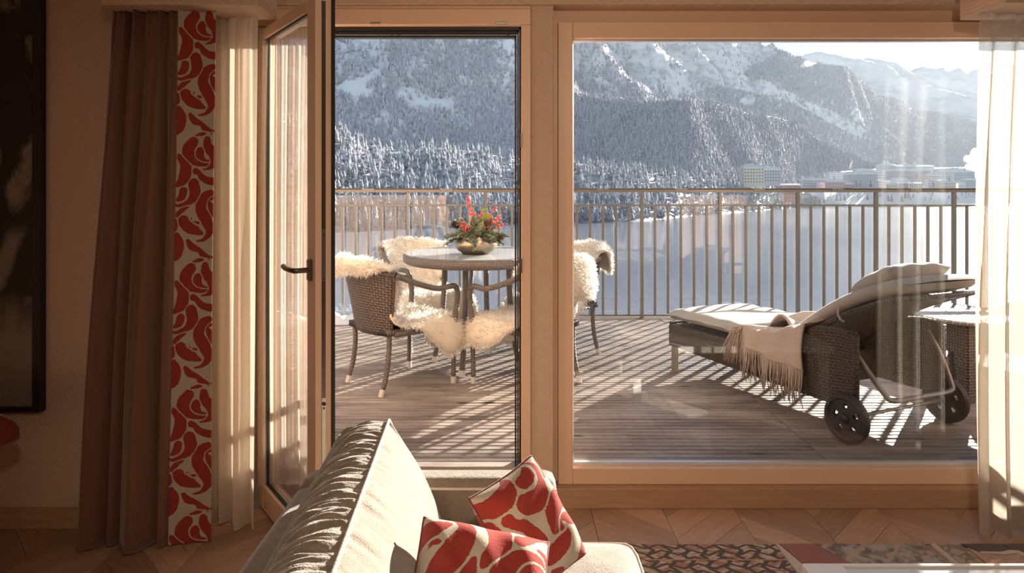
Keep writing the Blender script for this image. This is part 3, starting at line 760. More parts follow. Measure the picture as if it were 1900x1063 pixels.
def make_chair(label):
    t = thing('wicker_armchair', label, 'chair', group='wicker armchairs round the table')
    def shell_fn(a, b):
        u = a * 2 - 1; x = u * (0.215 + 0.065 * b); y = -0.235 - 0.095 * b + (0.055 + 0.075 * b) * u * u; z = 0.345 + (0.395 - 0.035 * u * u) * b
        return (x, y, z)
    solid(MB().grid(shell_fn, 18, 12, 0.52, 0.40).build('backrest', M['wicker'], t, smooth=True), 0.018)
    def seat_fn(a, b):
        x = (a * 2 - 1) * (0.225 + 0.02 * b); y = -0.225 + 0.465 * b
        return (x, y, 0.385 - 0.012 * math.sin(PI * a) * math.sin(PI * b) - (0.02 if b > 0.98 else 0))
    solid(MB().grid(seat_fn, 14, 14, 0.48, 0.43).build('seat', M['wicker'], t, smooth=True), 0.035, -1)
    ap = MB().tube([(-0.225, -0.17, 0.355), (-0.245, 0.22, 0.355), (-0.22, 0.245, 0.355), (0.22, 0.245, 0.355), (0.245, 0.22, 0.355), (0.225, -0.17, 0.355)], 0.016, 8).build('seat_rail', M['braid'], t, smooth=True)
    top = [shell_fn(i / 12, 1.0) for i in range(13)]
    MB().tube([(x, y, z + 0.004) for x, y, z in top], 0.016, 8).build('top_rail', M['braid'], t, smooth=True)
    for s in (-1, 1):
        arm = spline([(s * 0.28, -0.200, 0.712), (s * 0.296, -0.07, 0.655), (s * 0.295, 0.08, 0.610), (s * 0.288, 0.17, 0.612), (s * 0.275, 0.235, 0.605), (s * 0.262, 0.262, 0.555), (s * 0.252, 0.262, 0.48), (s * 0.25, 0.25, 0.38)], 5)
        MB().tube(arm, 0.0175, 9).build('armrest', M['braid'], t, smooth=True)
        lf_ = MB().tube(spline([(s * 0.25, 0.25, 0.38), (s * 0.25, 0.244, 0.2), (s * 0.25, 0.24, 0.035)], 4), 0.0155, 9).build('leg', M['braid'], t, smooth=True)
        foot(lf_, (s * 0.25, 0.24, 0.042), (s * 0.25, 0.24, 0.0), 0.0168)
        lr = MB().tube(spline([(s * 0.205, -0.195, 0.36), (s * 0.20, -0.195, 0.24), (s * 0.20, -0.212, 0.12), (s * 0.20, -0.236, 0.035)], 4), 0.0155, 9).build('leg', M['braid'], t, smooth=True)
        foot(lr, (s * 0.20, -0.234, 0.042), (s * 0.20, -0.248, 0.0), 0.0168)
    return t

def face_rz(fx, fy): return math.atan2(-fx, fy)         # turns local +Y to (fx, fy)
chairs = [((-0.712, 4.070), (0.74, 0.67), 'wicker armchair nearest the open door, its woven back turned to the room'),
          ((-0.680, 5.140), (0.56, -0.83), 'wicker armchair behind the table on the left, facing the room'),
          ((0.105, 4.060), (-0.74, 0.67), 'wicker armchair beside the wall pillar, one arm showing in the doorway'),
          ((0.330, 4.850), (-0.88, -0.47), 'wicker armchair right of the table, one curved leg showing through the window')]
for i, (p, f, lab) in enumerate(chairs):
    c_ = make_chair(lab) if i == 0 else copy_tree(chair0)
    if i == 0: chair0 = c_
    c_.location = (p[0], p[1], DZ); c_.rotation_euler = (0, 0, face_rz(*f)); c_['label'] = lab

def make_skin(seed, label, loc, rz, lean=0.0, drop=0.19, back=0.58, n=13000):
    r = random.Random(seed)
    path = [Vector((q[0], q[1], 0)) for q in [(-0.405, back), (-0.408, back + 0.3 * (0.755 - back)), (-0.405, back + 0.65 * (0.755 - back)), (-0.392, 0.755), (-0.370, 0.79), (-0.342, 0.803), (-0.312, 0.79), (-0.292, 0.75), (-0.276, 0.69), (-0.260, 0.62), (-0.242, 0.54), (-0.216, 0.475), (-0.175, 0.43), (-0.11, 0.412), (-0.03, 0.407), (0.06, 0.407), (0.14, 0.412), (0.21, 0.418), (0.26, 0.412), (0.288, 0.385), (0.302, 0.34), (0.304, 0.29), (0.300, 0.24), (0.292, drop)]]
    m_ = len(path) - 1
    wob = [r.uniform(-1, 1) for _ in range(8)]
    def S(a, b):
        s = a * 2 - 1; q = b * m_; i = min(int(q), m_ - 1); f = q - i
        y, z = path[i].lerp(path[i + 1], f)[:2]
        wdt = 0.225 + 0.065 * math.exp(-((b - 0.22) / 0.14) ** 2) + 0.125 * math.exp(-((b - 0.74) / 0.15) ** 2)
        wdt *= 1 - 0.30 * sm(b, 0.93, 1.0) - 0.25 * sm(0.06 - b, 0, 0.06)
        wdt += 0.012 * math.sin(b * 19 + wob[0] * 6) + 0.010 * math.sin(b * 37 + wob[1] * 6)
        x = s * wdt
        bk = 1 - sm(b, 0.38, 0.52)                       # along the curved back
        y += bk * 1.75 * x * x - bk * 0.012
        z -= bk * 0.55 * x * x * sm(b, 0.05, 0.25)
        seat = sm(b, 0.47, 0.58) * (1 - sm(b, 0.84, 0.93))
        z -= seat * 1.8 * max(0, abs(x) - 0.245); x -= seat * math.copysign(0.75 * max(0, abs(x) - 0.268), x)
        z += 0.006 * math.sin(x * 31 + b * 23 + wob[2] * 5)
        return Vector((x + lean * sm(b, 0.75, 1.0), y, z))
    t = thing('sheepskin', label, 'sheepskin', loc, rz, 'sheepskins on the armchairs')
    solid(MB().grid(S, 22, 46).build('hide', M['wool'], t, smooth=True), 0.012)
    # hair: thousands of curved tufts
    V = []; F = []; eps = 1e-3
    for _ in range(n):
        a, b = r.random(), r.random()
        if r.random() < 0.22: a = 0.0 if r.random() < 0.5 else 1.0
        elif r.random() < 0.10: b = 0.002 if r.random() < 0.5 else 0.998
        p = S(a, b); du = S(min(1, a + eps), b) - S(max(0, a - eps), b); dv = S(a, min(1, b + eps)) - S(a, max(0, b - eps))
        nrm = du.cross(dv).normalized()
        if nrm.length < 0.5: continue
        edge = Vector((0, 0, 0))
        if a in (0.0, 1.0): edge = du.normalized() * (1 if a == 1.0 else -1) * 1.1
        if b == 0.002: edge = -dv.normalized()
        if b == 0.998: edge = dv.normalized()
        rd = Vector((r.gauss(0, 1), r.gauss(0, 1), r.gauss(0, 1))) * 0.42
        clump = Vector((noise.noise(p * 22), noise.noise(p * 22 + Vector((9, 0, 0))), noise.noise(p * 22 + Vector((0, 9, 0))))) * 0.55
        d1 = (nrm * 0.85 + edge + rd + clump).normalized(); L = r.uniform(0.022, 0.042)
        side = d1.cross(Vector((r.gauss(0, 1), r.gauss(0, 1), r.gauss(0, 1)))).normalized() * r.uniform(0.0014, 0.0030)
        q1 = p + nrm * 0.004 + d1 * L * 0.55; q2 = q1 + (d1 + Vector((0, 0, -0.55)) + clump * 0.4).normalized() * L * 0.5
        o = len(V); p0 = p + nrm * 0.002
        V += [p0 - side, p0 + side, q1 + side * 0.8, q1 - side * 0.8, q2]
        F += [(o, o + 1, o + 2, o + 3), (o + 3, o + 2, o + 4)]
    mb = MB(); mb.v = [tuple(q) for q in V]; mb.f = F; mb.mi = [0] * len(F)
    tag(mb.build('fleece', M['hair'], t), kind='stuff')
    return t
skl = ['cream sheepskin over the armchair nearest the open door, hanging off its seat', 'cream sheepskin over the high back of the armchair behind the table',
       'cream sheepskin on the armchair beside the wall pillar', 'cream sheepskin over the armchair right of the table, curled over its back']
for i, (p, f, lab) in enumerate(chairs):
    make_skin(11 + i, skl[i], (p[0], p[1], DZ), face_rz(*f), [0.03, 0, 0.02, 0][i], [0.19, 0.2, 0.19, 0.2][i], [0.728, 0.6, 0.58, 0.6][i])

# table
tc_ = Vector((-0.247, 4.476, DZ)); TZ = 0.779
table = thing('round_table', 'round wicker terrace table with a glass top, between four armchairs', 'table', tc_)
RX, RYY = 0.50, 0.565
solidish = MB().lathe([(0.90, TZ - 0.060), (0.955, TZ - 0.066), (0.99, TZ - 0.055), (1.0, TZ - 0.035), (0.995, TZ - 0.012), (0.975, TZ - 0.004), (0.90, TZ - 0.006), (0.86, TZ - 0.02)], 64, (0, 0, 0), RX, RYY)
for q in list(solidish.uv): solidish.uv[q] = (solidish.uv[q][0] * 3.3, solidish.uv[q][1] * 0.16)
solidish.build('rim', M['braid'], table, smooth=True)
MB().lathe([(0.001, TZ - 0.02), (0.90, TZ - 0.02)], 64, (0, 0, 0), RX, RYY).build('woven_top', M['wicker'], table)
k = Mat('table_glass'); fr_ = schlick(k, 0.06)
pale_reflection = k.n('MixShader', {0: 0.25, 1: k.n('BsdfTransparent', {'Color': (0.72, 0.78, 0.78)}).outputs[0], 2: k.n('BsdfDiffuse', {'Color': (0.72, 0.76, 0.78)}).outputs[0]}).outputs[0]  # white diffuse mixed in to imitate the pale reflection on the glass
gl_ = k.n('MixShader', {0: 0.30, 1: k.n('BsdfGlossy', {'Color': (1, 1, 1), 'Roughness': 0.04}).outputs[0], 2: k.n('BsdfDiffuse', {'Color': (0.72, 0.76, 0.78)}).outputs[0]}).outputs[0]
tg = k.n('MixShader', {0: fr_, 1: pale_reflection, 2: gl_}).outputs[0]
M['tglass'] = k.done(tg)
MB().lathe([(0.001, TZ), (0.965, TZ), (0.972, TZ - 0.003), (0.965, TZ - 0.006), (0.001, TZ - 0.006)], 64, (0, 0, 0), RX, RYY).build('glass_top', M['tglass'], table)
for kx, ky in ((-0.299, 0.077), (-0.077, -0.299), (0.299, -0.077), (0.077, 0.299)):
    lg = MB().tube(spline([(kx * 0.75, ky * 0.75, TZ - 0.05), (kx * 0.78, ky * 0.78, 0.45), (kx * 0.88, ky * 0.88, 0.18), (kx * 0.99, ky * 0.99, 0.035)], 4), 0.019, 10).build('leg', M['braid'], table, smooth=True)
    foot(lg, (kx * 0.985, ky * 0.985, 0.042), (kx, ky, 0), 0.0205)

# bowl with the winter arrangement
bowl = thing('flower_bowl', 'round bronze bowl of fir sprigs, red berries and pine cones on the glass table', 'planter', (-0.243, 4.36, DZ + TZ + 0.0005)); bowl.scale = (1.12, 1.12, 1.12)
k = Mat('hammered_bronze'); v = k.coord('Object'); vo = k.n('TexVoronoi', {'Vector': v, 'Scale': 70.0}).outputs['Distance']
M['bowl'] = k.done(k.pbr(k.mix(k.noise(v, 12.0), (0.34, 0.25, 0.17), (0.52, 0.42, 0.31)), 0.3, k.bump(vo, 0.25, 0.004), 0.9))
MB().lathe([(0.001, 0.0), (0.082, 0.0), (0.085, 0.006), (0.106, 0.018), (0.122, 0.036), (0.129, 0.056), (0.126, 0.074), (0.114, 0.090), (0.108, 0.096), (0.113, 0.102), (0.102, 0.102), (0.100, 0.085), (0.001, 0.08)], 40).build('bowl', M['bowl'], bowl, smooth=True)
M['fir'] = plain('fir_needles', (0.21, 0.25, 0.13), 0.6, var=0.45, scale=40)
M['fir2'] = plain('silver_fir_needles', (0.29, 0.33, 0.25), 0.6, var=0.35, scale=40)
M['berry'] = plain('red_berry', (0.78, 0.09, 0.09), 0.3)
M['cone'] = plain('pine_cone', (0.12, 0.07, 0.05), 0.7, var=0.4, scale=60)
M['twig'] = plain('brown_twig', (0.16, 0.11, 0.07), 0.8)
M['leaf'] = plain('yellow_green_leaf', (0.42, 0.45, 0.08), 0.5, var=0.3)
rr = random.Random(5)
def sprig(th, elev, L, m, droop=0.5):
    d = Vector((math.cos(th) * math.cos(elev), math.sin(th) * math.cos(elev), math.sin(elev)))
    p0 = Vector((0.05 * math.cos(th), 0.05 * math.sin(th), 0.09)); mb = MB(); pts = []
    for i in range(7):
        f = i / 6; pts.append(p0 + d * L * f + Vector((0, 0, -droop * L * f * f * 0.5)))
    mb.tube(pts, [0.003, 0.003, 0.0025, 0.002, 0.002, 0.0015, 0.001], 5)
    for i in range(120):
        f = 0.10 + 0.90 * i / 119; q = f * 6; a = min(int(q), 5); p = pts[a].lerp(pts[a + 1], q - a); t = (pts[a + 1] - pts[a]).normalized()
        sd_ = t.cross(Vector((0, 0, 1))).normalized(); upv = sd_.cross(t)
        ang = rr.uniform(-0.5, 3.64); o = sd_ * math.cos(ang) + upv * math.sin(ang) * 0.8
        nd = (t * 0.75 + o).normalized(); ln = rr.uniform(0.022, 0.034) * (1.15 - 0.6 * f); wv = nd.cross(Vector((rr.gauss(0, 1), rr.gauss(0, 1), rr.gauss(0, 1)))).normalized() * 0.0030
        mb.add([p - wv, p + wv, p + nd * ln * 0.7 + wv, p + nd * ln * 0.7 - wv, p + nd * ln], [(0, 1, 2, 3), (3, 2, 4)])
    mb.build('fir_sprig', m, bowl)
for i in range(26): sprig(i * 2 * PI / 26 + rr.uniform(-.15, .15), rr.uniform(0.15, 0.65), rr.uniform(0.12, 0.175), M['fir2'] if i % 3 else M['fir'], 0.9)
for i in range(24): sprig(rr.uniform(0, 6.28), rr.uniform(0.6, 1.3), rr.uniform(0.11, 0.175), M['fir'] if i % 2 else M['fir2'], 0.3)
def berries(p0, p1, n, spread):
    p0, p1 = Vector(p0), Vector(p1); mb = MB(); mb.tube([p0, p0.lerp(p1, 0.5) + Vector((0.005, 0, 0.004)), p1], 0.002, 5); br = mb.build('berry_branch', M['twig'], bowl)
    mb = MB()
    for i in range(n):
        f = 0.3 + 0.7 * i / n; mb.ball(p0.lerp(p1, f) + Vector((rr.uniform(-1, 1), rr.uniform(-1, 1), rr.uniform(-.6, .6))) * spread, rr.uniform(0.0055, 0.008), 7, 5)
    tag(mb.build('berry', M['berry'], br, smooth=True), kind='stuff')
berries((0.0, -0.03, 0.13), (-0.052, -0.05, 0.345), 24, 0.010)
berries((0.01, -0.05, 0.13), (0.015, -0.06, 0.24), 26, 0.024)
berries((-0.03, -0.07, 0.12), (-0.075, -0.10, 0.185), 18, 0.020)
berries((0.04, -0.02, 0.13), (0.14, -0.05, 0.22), 26, 0.020)
berries((0.05, -0.02, 0.12), (0.185, -0.03, 0.185), 12, 0.010)
berries((0.04, 0.03, 0.14), (0.12, 0.02, 0.285), 10, 0.008)
berries((0.0, 0.0, 0.14), (0.045, -0.02, 0.265), 9, 0.008)
def pine_cone(p, ax):
    mb = MB(); ax = Vector(ax).normalized(); u = ax.orthogonal().normalized(); w = ax.cross(u); p = Vector(p)
    for i in range(46):
        f = i / 46; th = i * 2.39996; r = 0.021 * math.sin(PI * (0.12 + 0.83 * f)) + 0.003; o = u * math.cos(th) + w * math.sin(th)
        b = p + ax * (0.055 * (f - 0.5)); tdir = o * 0.9 + ax * 0.45; s = ax.cross(o) * 0.0065
        mb.add([b + s * 0.6, b - s * 0.6, b + tdir * r - s, b + tdir * r + s, b + tdir * r * 0.85 + ax * 0.003], [(0, 1, 2, 3), (0, 3, 4), (1, 4, 2)])
    mb.ball(p, 0.012, 8, 6); mb.build('pine_cone', M['cone'], bowl)
pine_cone((-0.115, -0.10, 0.175), (-0.5, -0.5, 0.6)); pine_cone((0.075, -0.12, 0.185), (0.1, -0.8, 0.5)); pine_cone((0.145, -0.085, 0.098), (0.8, -0.5, 0.25))
lm = MB()
for i in range(9):
    p = Vector((rr.uniform(0.01, 0.08), rr.uniform(-0.07, 0.0), 0.13)); e = p + Vector((rr.uniform(-0.02, 0.05), rr.uniform(-0.03, 0.01), rr.uniform(0.06, 0.13)))
    lm.tube([p, e], 0.0015, 4); s = Vector((0.012, 0.004, 0)); q = Vector((0.002, -0.012, 0.026)); lm.add([e, e + s + q * 0.5, e + q, e - s + q * 0.5], [(0, 1, 2, 3)])
    s = Vector((0.004, 0.012, 0.004)); lm.add([e, e + s + q * 0.4, e + q * 0.8, e - s + q * 0.4], [(0, 1, 2, 3)])
lm.build('leafy_twig', M['leaf'], bowl)

# lounger: local X runs across, local Y towards the foot
LR = math.atan2(0.397, 0.918); LO = Vector((1.586, 3.065, DZ))
TOP = [(-0.01, 0.51), (0.08, 0.517), (0.2, 0.502), (0.32, 0.468), (0.45, 0.38), (0.56, 0.315), (0.8, 0.303), (1.1, 0.298), (1.4, 0.292)]
BOT = [(-0.01, 0.175), (0.1, 0.15), (0.5, 0.15), (1.0, 0.158), (1.4, 0.165)]
def soft_slab(fn, nu, nv, name, m, parent):
    """closed soft cushion; fn(a, b, side) gives top (side=1) and bottom (side=0)"""
    mb = MB().grid(lambda a, b: fn(a, b, 1), nu, nv).grid(lambda a, b: fn(a, b, 0), nu, nv, flip=True)
    return mb.build(name, m, parent, smooth=True, weld=True)
def make_lounger(label, cushions=True):
    t = thing('sun_lounger', label, 'sun lounger', LO, LR)
    for x in (0.045, 0.675):
        def fn(a, b):
            y = -0.01 + 1.41 * a; return (x, y, lerp_line(BOT, y) * (1 - b) + lerp_line(TOP, y) * b)
        s = MB().grid(fn, 40, 10, 1.41, 0.30).build('side_panel', M['wicker_dark'], t); solid(s, 0.028)
        MB().tube([(x, y, z) for y, z in TOP], 0.016, 8).build('panel_edge', M['wicker_dark'], s, smooth=True)
        MB().tube([(x, -0.012, 0.175), (x, -0.012, 0.51)], 0.017, 8).build('panel_corner', M['wicker_dark'], s, smooth=True)
    solid(MB().grid(lambda a, b: (0.045 + 0.63 * a, 1.40, 0.165 + 0.153 * b), 12, 4, 0.63, 0.153).build('foot_panel', M['wicker_dark'], t), 0.028)
    solid(MB().grid(lambda a, b: (0.045 + 0.63 * a, 0.30, 0.17 + 0.16 * b), 12, 4, 0.63, 0.16).build('cross_panel', M['wicker_dark'], t), 0.024)
    solid(MB().grid(lambda a, b: (0.06 + 0.60 * a, 0.42 + 0.98 * b, 0.30), 6, 10, 0.6, 0.98).build('bed', M['wicker_dark'], t), 0.02)
    def back_fn(a, b):
        y = 0.44 - 0.62 * b; return (0.075 + 0.57 * a, y, 0.325 + 0.375 * b + 0.045 * math.sin(PI * b))
    bp = solid(MB().grid(back_fn, 12, 16, 0.57, 0.74).build('backrest', M['wicker_dark'], t, smooth=True), 0.022)
    MB().tube([back_fn(0, i / 10) for i in range(11)] + [back_fn(1, 1 - i / 10) for i in range(11)], 0.014, 8).build('backrest_rim', M['wicker_dark'], bp, smooth=True)
    MB().tube(spline([(0.062, 0.05, 0.47), (0.085, -0.03, 0.36), (0.12, -0.10, 0.25), (0.16, -0.125, 0.215), (0.36, -0.13, 0.215), (0.56, -0.125, 0.215), (0.60, -0.10, 0.25), (0.635, -0.03, 0.36), (0.658, 0.05, 0.47)], 4), 0.0125, 8).build('support_bar', M['tube'], t, smooth=True)
    for x in (0.02, 0.672):
        box_obj('leg', M['steel'], x, x + 0.028, 1.32, 1.36, 0, 0.17, t, 0.003)
    for s, x in ((-1, 0.0), (1, 0.72)):
        w = MB().lathe([(0.086, -0.012), (0.095, -0.02), (0.112, -0.018), (0.117, -0.006), (0.117, 0.006), (0.112, 0.018), (0.095, 0.02), (0.086, 0.012), (0.086, -0.012)], 40)
        for z in (-0.009, 0.009):
            for i in range(40):
                for ra, rb in ((0.02, 0.045), (0.045, 0.07), (0.07, 0.088)):
                    if ra == 0.045 and (i % 8) in (2, 3, 4): continue
                    th0_, th1_ = 2 * PI * i / 40, 2 * PI * (i + 1) / 40
                    w.add([(ra * math.cos(th0_), ra * math.sin(th0_), z), (rb * math.cos(th0_), rb * math.sin(th0_), z), (rb * math.cos(th1_), rb * math.sin(th1_), z), (ra * math.cos(th1_), ra * math.sin(th1_), z)], [(0, 1, 2, 3)])
        wo = w.build('wheel', M['rubber'], t, smooth=False)
        wo.location = (x, 0, 0.117); wo.rotation_euler = (0, PI / 2, 0)
        MB().lathe([(0.001, -0.024), (0.018, -0.024), (0.022, -0.018), (0.022, 0.018), (0.018, 0.024), (0.001, 0.024)], 16).build('hub', M['rubber'], wo, smooth=True)
    MB().tube([(0.0, 0, 0.117), (0.72, 0, 0.117)], 0.009, 8).build('axle', M['tube'], t)
    return t
lounger = make_lounger('dark wicker sun lounger with wheels and raised back, under the pale cushion')
# its cushion, in two hinged pads
mat_t = thing('lounger_cushion', 'long pale canvas cushion lying on the wheeled lounger', 'cushion', LO, LR)
def puff(a, b, e=0.22):
    q = min(a, 1 - a, 1.0) ; p = min(b, 1 - b)
    return min(1, (q / 0.07 + 1e-9)) ** 0.5 * min(1, (p / 0.05 + 1e-9)) ** 0.5
def pad_foot(a, b, s):
    y = 0.40 + 1.03 * b; f = puff(a, b); ins = 0.055 * (1 - sm(y, 0.50, 0.60)); x = 0.02 + ins + (0.68 - 2 * ins) * a
    zc = 0.365 + 0.012 * math.sin(b * 3.1) ; return (x, y, zc + (0.036 * f + 0.010 * math.sin(PI * a) + 0.003 * math.sin(y * 30) if s else -0.032 * f))
soft_slab(pad_foot, 26, 40, 'seat_pad', M['cushion'], mat_t)
def pad_back(a, b, s):
    f = puff(a, b); y = 0.44 - 0.66 * b; z = 0.395 + 0.375 * b + 0.05 * math.sin(PI * b)
    nx = Vector((0, 0.5, 0.866)); q = Vector((0.075 + 0.57 * a, y, z)) + nx * ((0.036 * f + 0.008 * math.sin(PI * a)) if s else -0.03 * f)
    return q
soft_slab(pad_back, 26, 34, 'back_pad', M['cushion'], mat_t)
st = MB().tube([(0.078, 0.11, 0.62), (0.062, 0.10, 0.59), (0.062, 0.085, 0.565), (0.078, 0.08, 0.555)], 0.006, 6).build('tie_strap', M['cushion'], mat_t)
def pillow_fn(w, h, t, sag=0.0):
    def fn(a, b, s):
        u, v = a * 2 - 1, b * 2 - 1
        pin = 1 - 0.045 * (1 - abs(v) ** 2) * abs(u) ** 3; pin2 = 1 - 0.045 * (1 - abs(u) ** 2) * abs(v) ** 3
        th = t * max(0.0, (1 - u ** 4)) ** 0.55 * max(0.0, (1 - v ** 4)) ** 0.55
        return Vector((u * w / 2 * pin, v * h / 2 * pin2, (th if s else -th) + 0.004 * math.sin(u * 9 + v * 5) * th / t))
    return fn
hp = thing('head_pillow', 'small pale head pillow resting on the raised cushion of the lounger', 'pillow')
soft_slab(pillow_fn(0.44, 0.25, 0.05), 24, 20, 'pillow', M['cushion'], hp)
hp.matrix_world = Matrix.Translation(LO) @ Matrix.Rotation(LR, 4, 'Z') @ Matrix.Translation((0.33, -0.03, 0.765)) @ Matrix.Rotation(-0.52, 4, 'X')
# knitted throw with a fringe
throw = thing('knitted_throw', 'beige knitted throw with long fringes hanging over the side of the lounger', 'blanket', LO, LR)
def throw_top(y): return lerp_line([(0.2, 0.522), (0.3, 0.50), (0.40, 0.455), (0.5, 0.43), (0.62, 0.425), (0.8, 0.42)], y)
def throw_fn(a, b):
    y = 0.235 + 0.42 * a + 0.02 * math.sin(b * 6)
    zt_ = throw_top(y)
    hang = lerp_line([(0, 0.235), (0.3, 0.19), (0.7, 0.125), (1.0, 0.10)], a)
    L = hang + 0.30; s = b * L
    fold = 0.010 * math.sin(a * 21 + b * 3) * sm(s, 0.0, 0.1)
    if s < hang: return Vector((0.008 - 0.012 * math.sin(a * 17) * (1 - s / hang) - 0.014, y + 0.06 * (1 - s / hang) * (0.3 + a * 0.4), zt_ - (hang - s) + 0.0))
    q = s - hang; r = 0.03
    return Vector((-0.006 + q, y - 0.25 * q * (0.2 + 0.5 * a), zt_ + 0.008 * math.sin(min(1, q / r) * PI / 2) + fold + 0.03 * sm(q, 0.05, 0.2) * (1 - a) - 0.02 * sm(q, 0.0, 0.2) * a))
solid(MB().grid(throw_fn, 40, 50, 0.42, 0.55).build('knit', M['knit'], throw, smooth=True), 0.009, 1)
def hump(a, b):
    y = 0.43 + 0.20 * a; x = 0.13 + 0.42 * b
    return Vector((x, y + 0.03 * math.sin(b * 7), 0.405 + 0.105 * max(0, math.sin(PI * a)) ** 0.7 * (0.78 + 0.22 * math.sin(b * 11 + a * 4))))
solid(MB().grid(hump, 20, 24, 0.2, 0.42).build('fold', M['knit'], throw, smooth=True), 0.009)
fg = MB()
for i in range(64):
    a = i / 63; p = throw_fn(a, 0.0) + Vector((0, 0, 0.004)); L = rr.uniform(0.15, 0.20)
    fg.tube([p, p + Vector((-0.006 + rr.uniform(-.006, .006), rr.uniform(-.012, .012), -L * 0.5)), p + Vector((-0.004 + rr.uniform(-.012, .01), rr.uniform(-.022, .022), -L))], [0.0042, 0.0036, 0.002], 5)
for i in range(46):
    f = i / 45; p = throw_fn(1.0, 0.02 + 0.6 * f) + Vector((0, 0, 0.0)); L = rr.uniform(0.12, 0.18)
    e = Vector((-0.012 - rr.uniform(0, .01), p.y + rr.uniform(0.02, 0.17), max(p.z - L - 0.02, 0.20)))
    m_ = p.lerp(e, 0.45); m_.z = max(p.z - 0.02, m_.z); m_.x = min(m_.x, 0.0) - 0.006 if p.x < 0.05 else m_.x
    if p.x >= 0.03: m_ = Vector((0.0, p.y + (e.y - p.y) * 0.5, 0.40))
    fg.tube([p, m_, e], [0.0042, 0.0038, 0.002], 5)
tag(fg.build('fringe', M['fringe'], throw, smooth=True), kind='stuff')
# second lounger further right and the stool between
l2 = copy_tree(lounger); l2['label'] = 'second wicker sun lounger, mostly behind the sheer curtain, right of the stool'
l2.location = LO + Vector((1.72, 0.80, 0))
stool = thing('wicker_stool', 'round topped wicker side table right of the lounger, by the sheer curtain', 'side table', (2.66, 3.82, DZ))
SH = 0.455
def top_fn(a, b):
    th = 2 * PI * a; r = 0.235 * b; return (r * math.cos(th), r * math.sin(th), SH)
tp = MB(); N_ = 24
tp.grid(lambda a, b: ((a * 2 - 1) * 0.235 * math.sqrt(max(0, 1 - 0.999 * (b * 2 - 1) ** 2)), (b * 2 - 1) * 0.235, SH), 16, 24, 0.47, 0.47)
solid(tp.build('top', M['wicker_pale'], stool), 0.02)
MB().tube([(0.235 * math.cos(2 * PI * i / 32), 0.235 * math.sin(2 * PI * i / 32), SH) for i in range(33)], 0.013, 8).build('top_rim', M['wicker_pale'], stool, smooth=True)
for i in range(4):
    R4 = Matrix.Rotation(i * PI / 2 + 0.3, 4, 'Z')
    solid(MB().grid(lambda a, b: R4 @ Vector(((a * 2 - 1) * 0.135, -0.135, 0.27 + 0.175 * b)), 8, 6, 0.27, 0.175).build('apron', M['wicker'], stool), 0.018)
    solid(MB().grid(lambda a, b: R4 @ Vector((-0.135 + 0.075 * a * (1 - 0.35 * (1 - b)), -0.135, 0.27 * b)), 4, 8, 0.075, 0.27).build('leg', M['wicker'], stool), 0.02)
    solid(MB().grid(lambda a, b: R4 @ Vector((-0.135, -0.135 + 0.075 * a * (1 - 0.35 * (1 - b)), 0.27 * b)), 4, 8, 0.075, 0.27).build('leg', M['wicker'], stool), 0.02)
# snow left on the edge of the deck
def snow_heap(cx, cy2, w, d, h, sd_):
    r = random.Random(sd_)
    def fn(a, b):
        u, v = a * 2 - 1, b * 2 - 1; f = max(0, 1 - (u * u + v * v)); q = noise.noise(Vector((u * 2.4 + sd_, v * 2.4, 0))) 
        return (cx + u * w, cy2 + v * d, DZ + 0.004 + max(0, h * f ** 0.6 * (1 + 0.8 * q)) - 0.006 * (1 - f))
    return fn
for i, a in enumerate([(-1.62, 5.98, 0.34, 0.14, 0.07, 1), (-2.3, 5.9, 0.5, 0.2, 0.09, 2), (2.3, 5.7, 0.3, 0.12, 0.05, 6)]):
    tag(MB().grid(snow_heap(*a), 26, 20).build('snow_heap', M['snow'], smooth=True), ['thin heap of snow left along the edge of the deck behind the nearest armchair', 'larger snow heap further left along the railing', 'thin snow heap by the railing behind the second lounger'][i], 'snow', kind='stuff')
# ------------------------------------------------------------------ curtains
# woven comma-leaf pattern: each stroke a run of (x, y, radius) in units of 1.03 mm, repeating
STROKES = [
 [(62, 22, 20), (44, 48, 23), (48, 78, 21), (76, 98, 12), (112, 104, 8), (132, 97, 4)],
 [(90, 56, 17), (88, 70, 17), (106, 88, 8), (128, 92, 5)],
 [(118, 14, 15), (122, 40, 20), (146, 66, 21), (148, 96, 18), (128, 116, 8), (104, 122, 3)],
 [(70, -2, 4), (96, -8, 8), (124, -16, 6), (146, -12, 4)],
 [(72, 128, 13), (86, 134, 10), (98, 150, 13), (120, 162, 14), (142, 166, 15)],
 [(8, 74, 10), (34, 106, 20), (30, 152, 22), (6, 180, 8)],
 [(66, 176, 22), (72, 212, 22), (50, 240, 12), (14, 254, 7), (0, 250, 4)],
 [(28, 200, 15), (22, 222, 14), (6, 234, 6)],
 [(136, 208, 13), (108, 226, 20), (96, 266, 22), (118, 304, 24), (134, 346, 16), (112, 376, 8), (82, 384, 4)],
 [(146, 226, 7), (128, 238, 5), (140, 260, 14), (152, 290, 10)],
 [(44, 258, 6), (20, 274, 10), (2, 296, 8)],
 [(30, 310, 22), (54, 330, 26), (84, 348, 14), (104, 356, 6)],
 [(56, 306, 10), (74, 318, 9), (88, 316, 5)],
 [(48, 382, 8), (64, 404, 14), (92, 416, 10), (110, 434, 13), (140, 446, 9), (150, 440, 6)],
 [(4, 360, 12), (16, 392, 18), (12, 430, 16), (0, 452, 6)],
]
def _dense():
    out = []
    for st_ in STROKES:
        out.append(np.array(spline([Vector(q) for q in st_], 7)))
    return out
_DN = _dense()
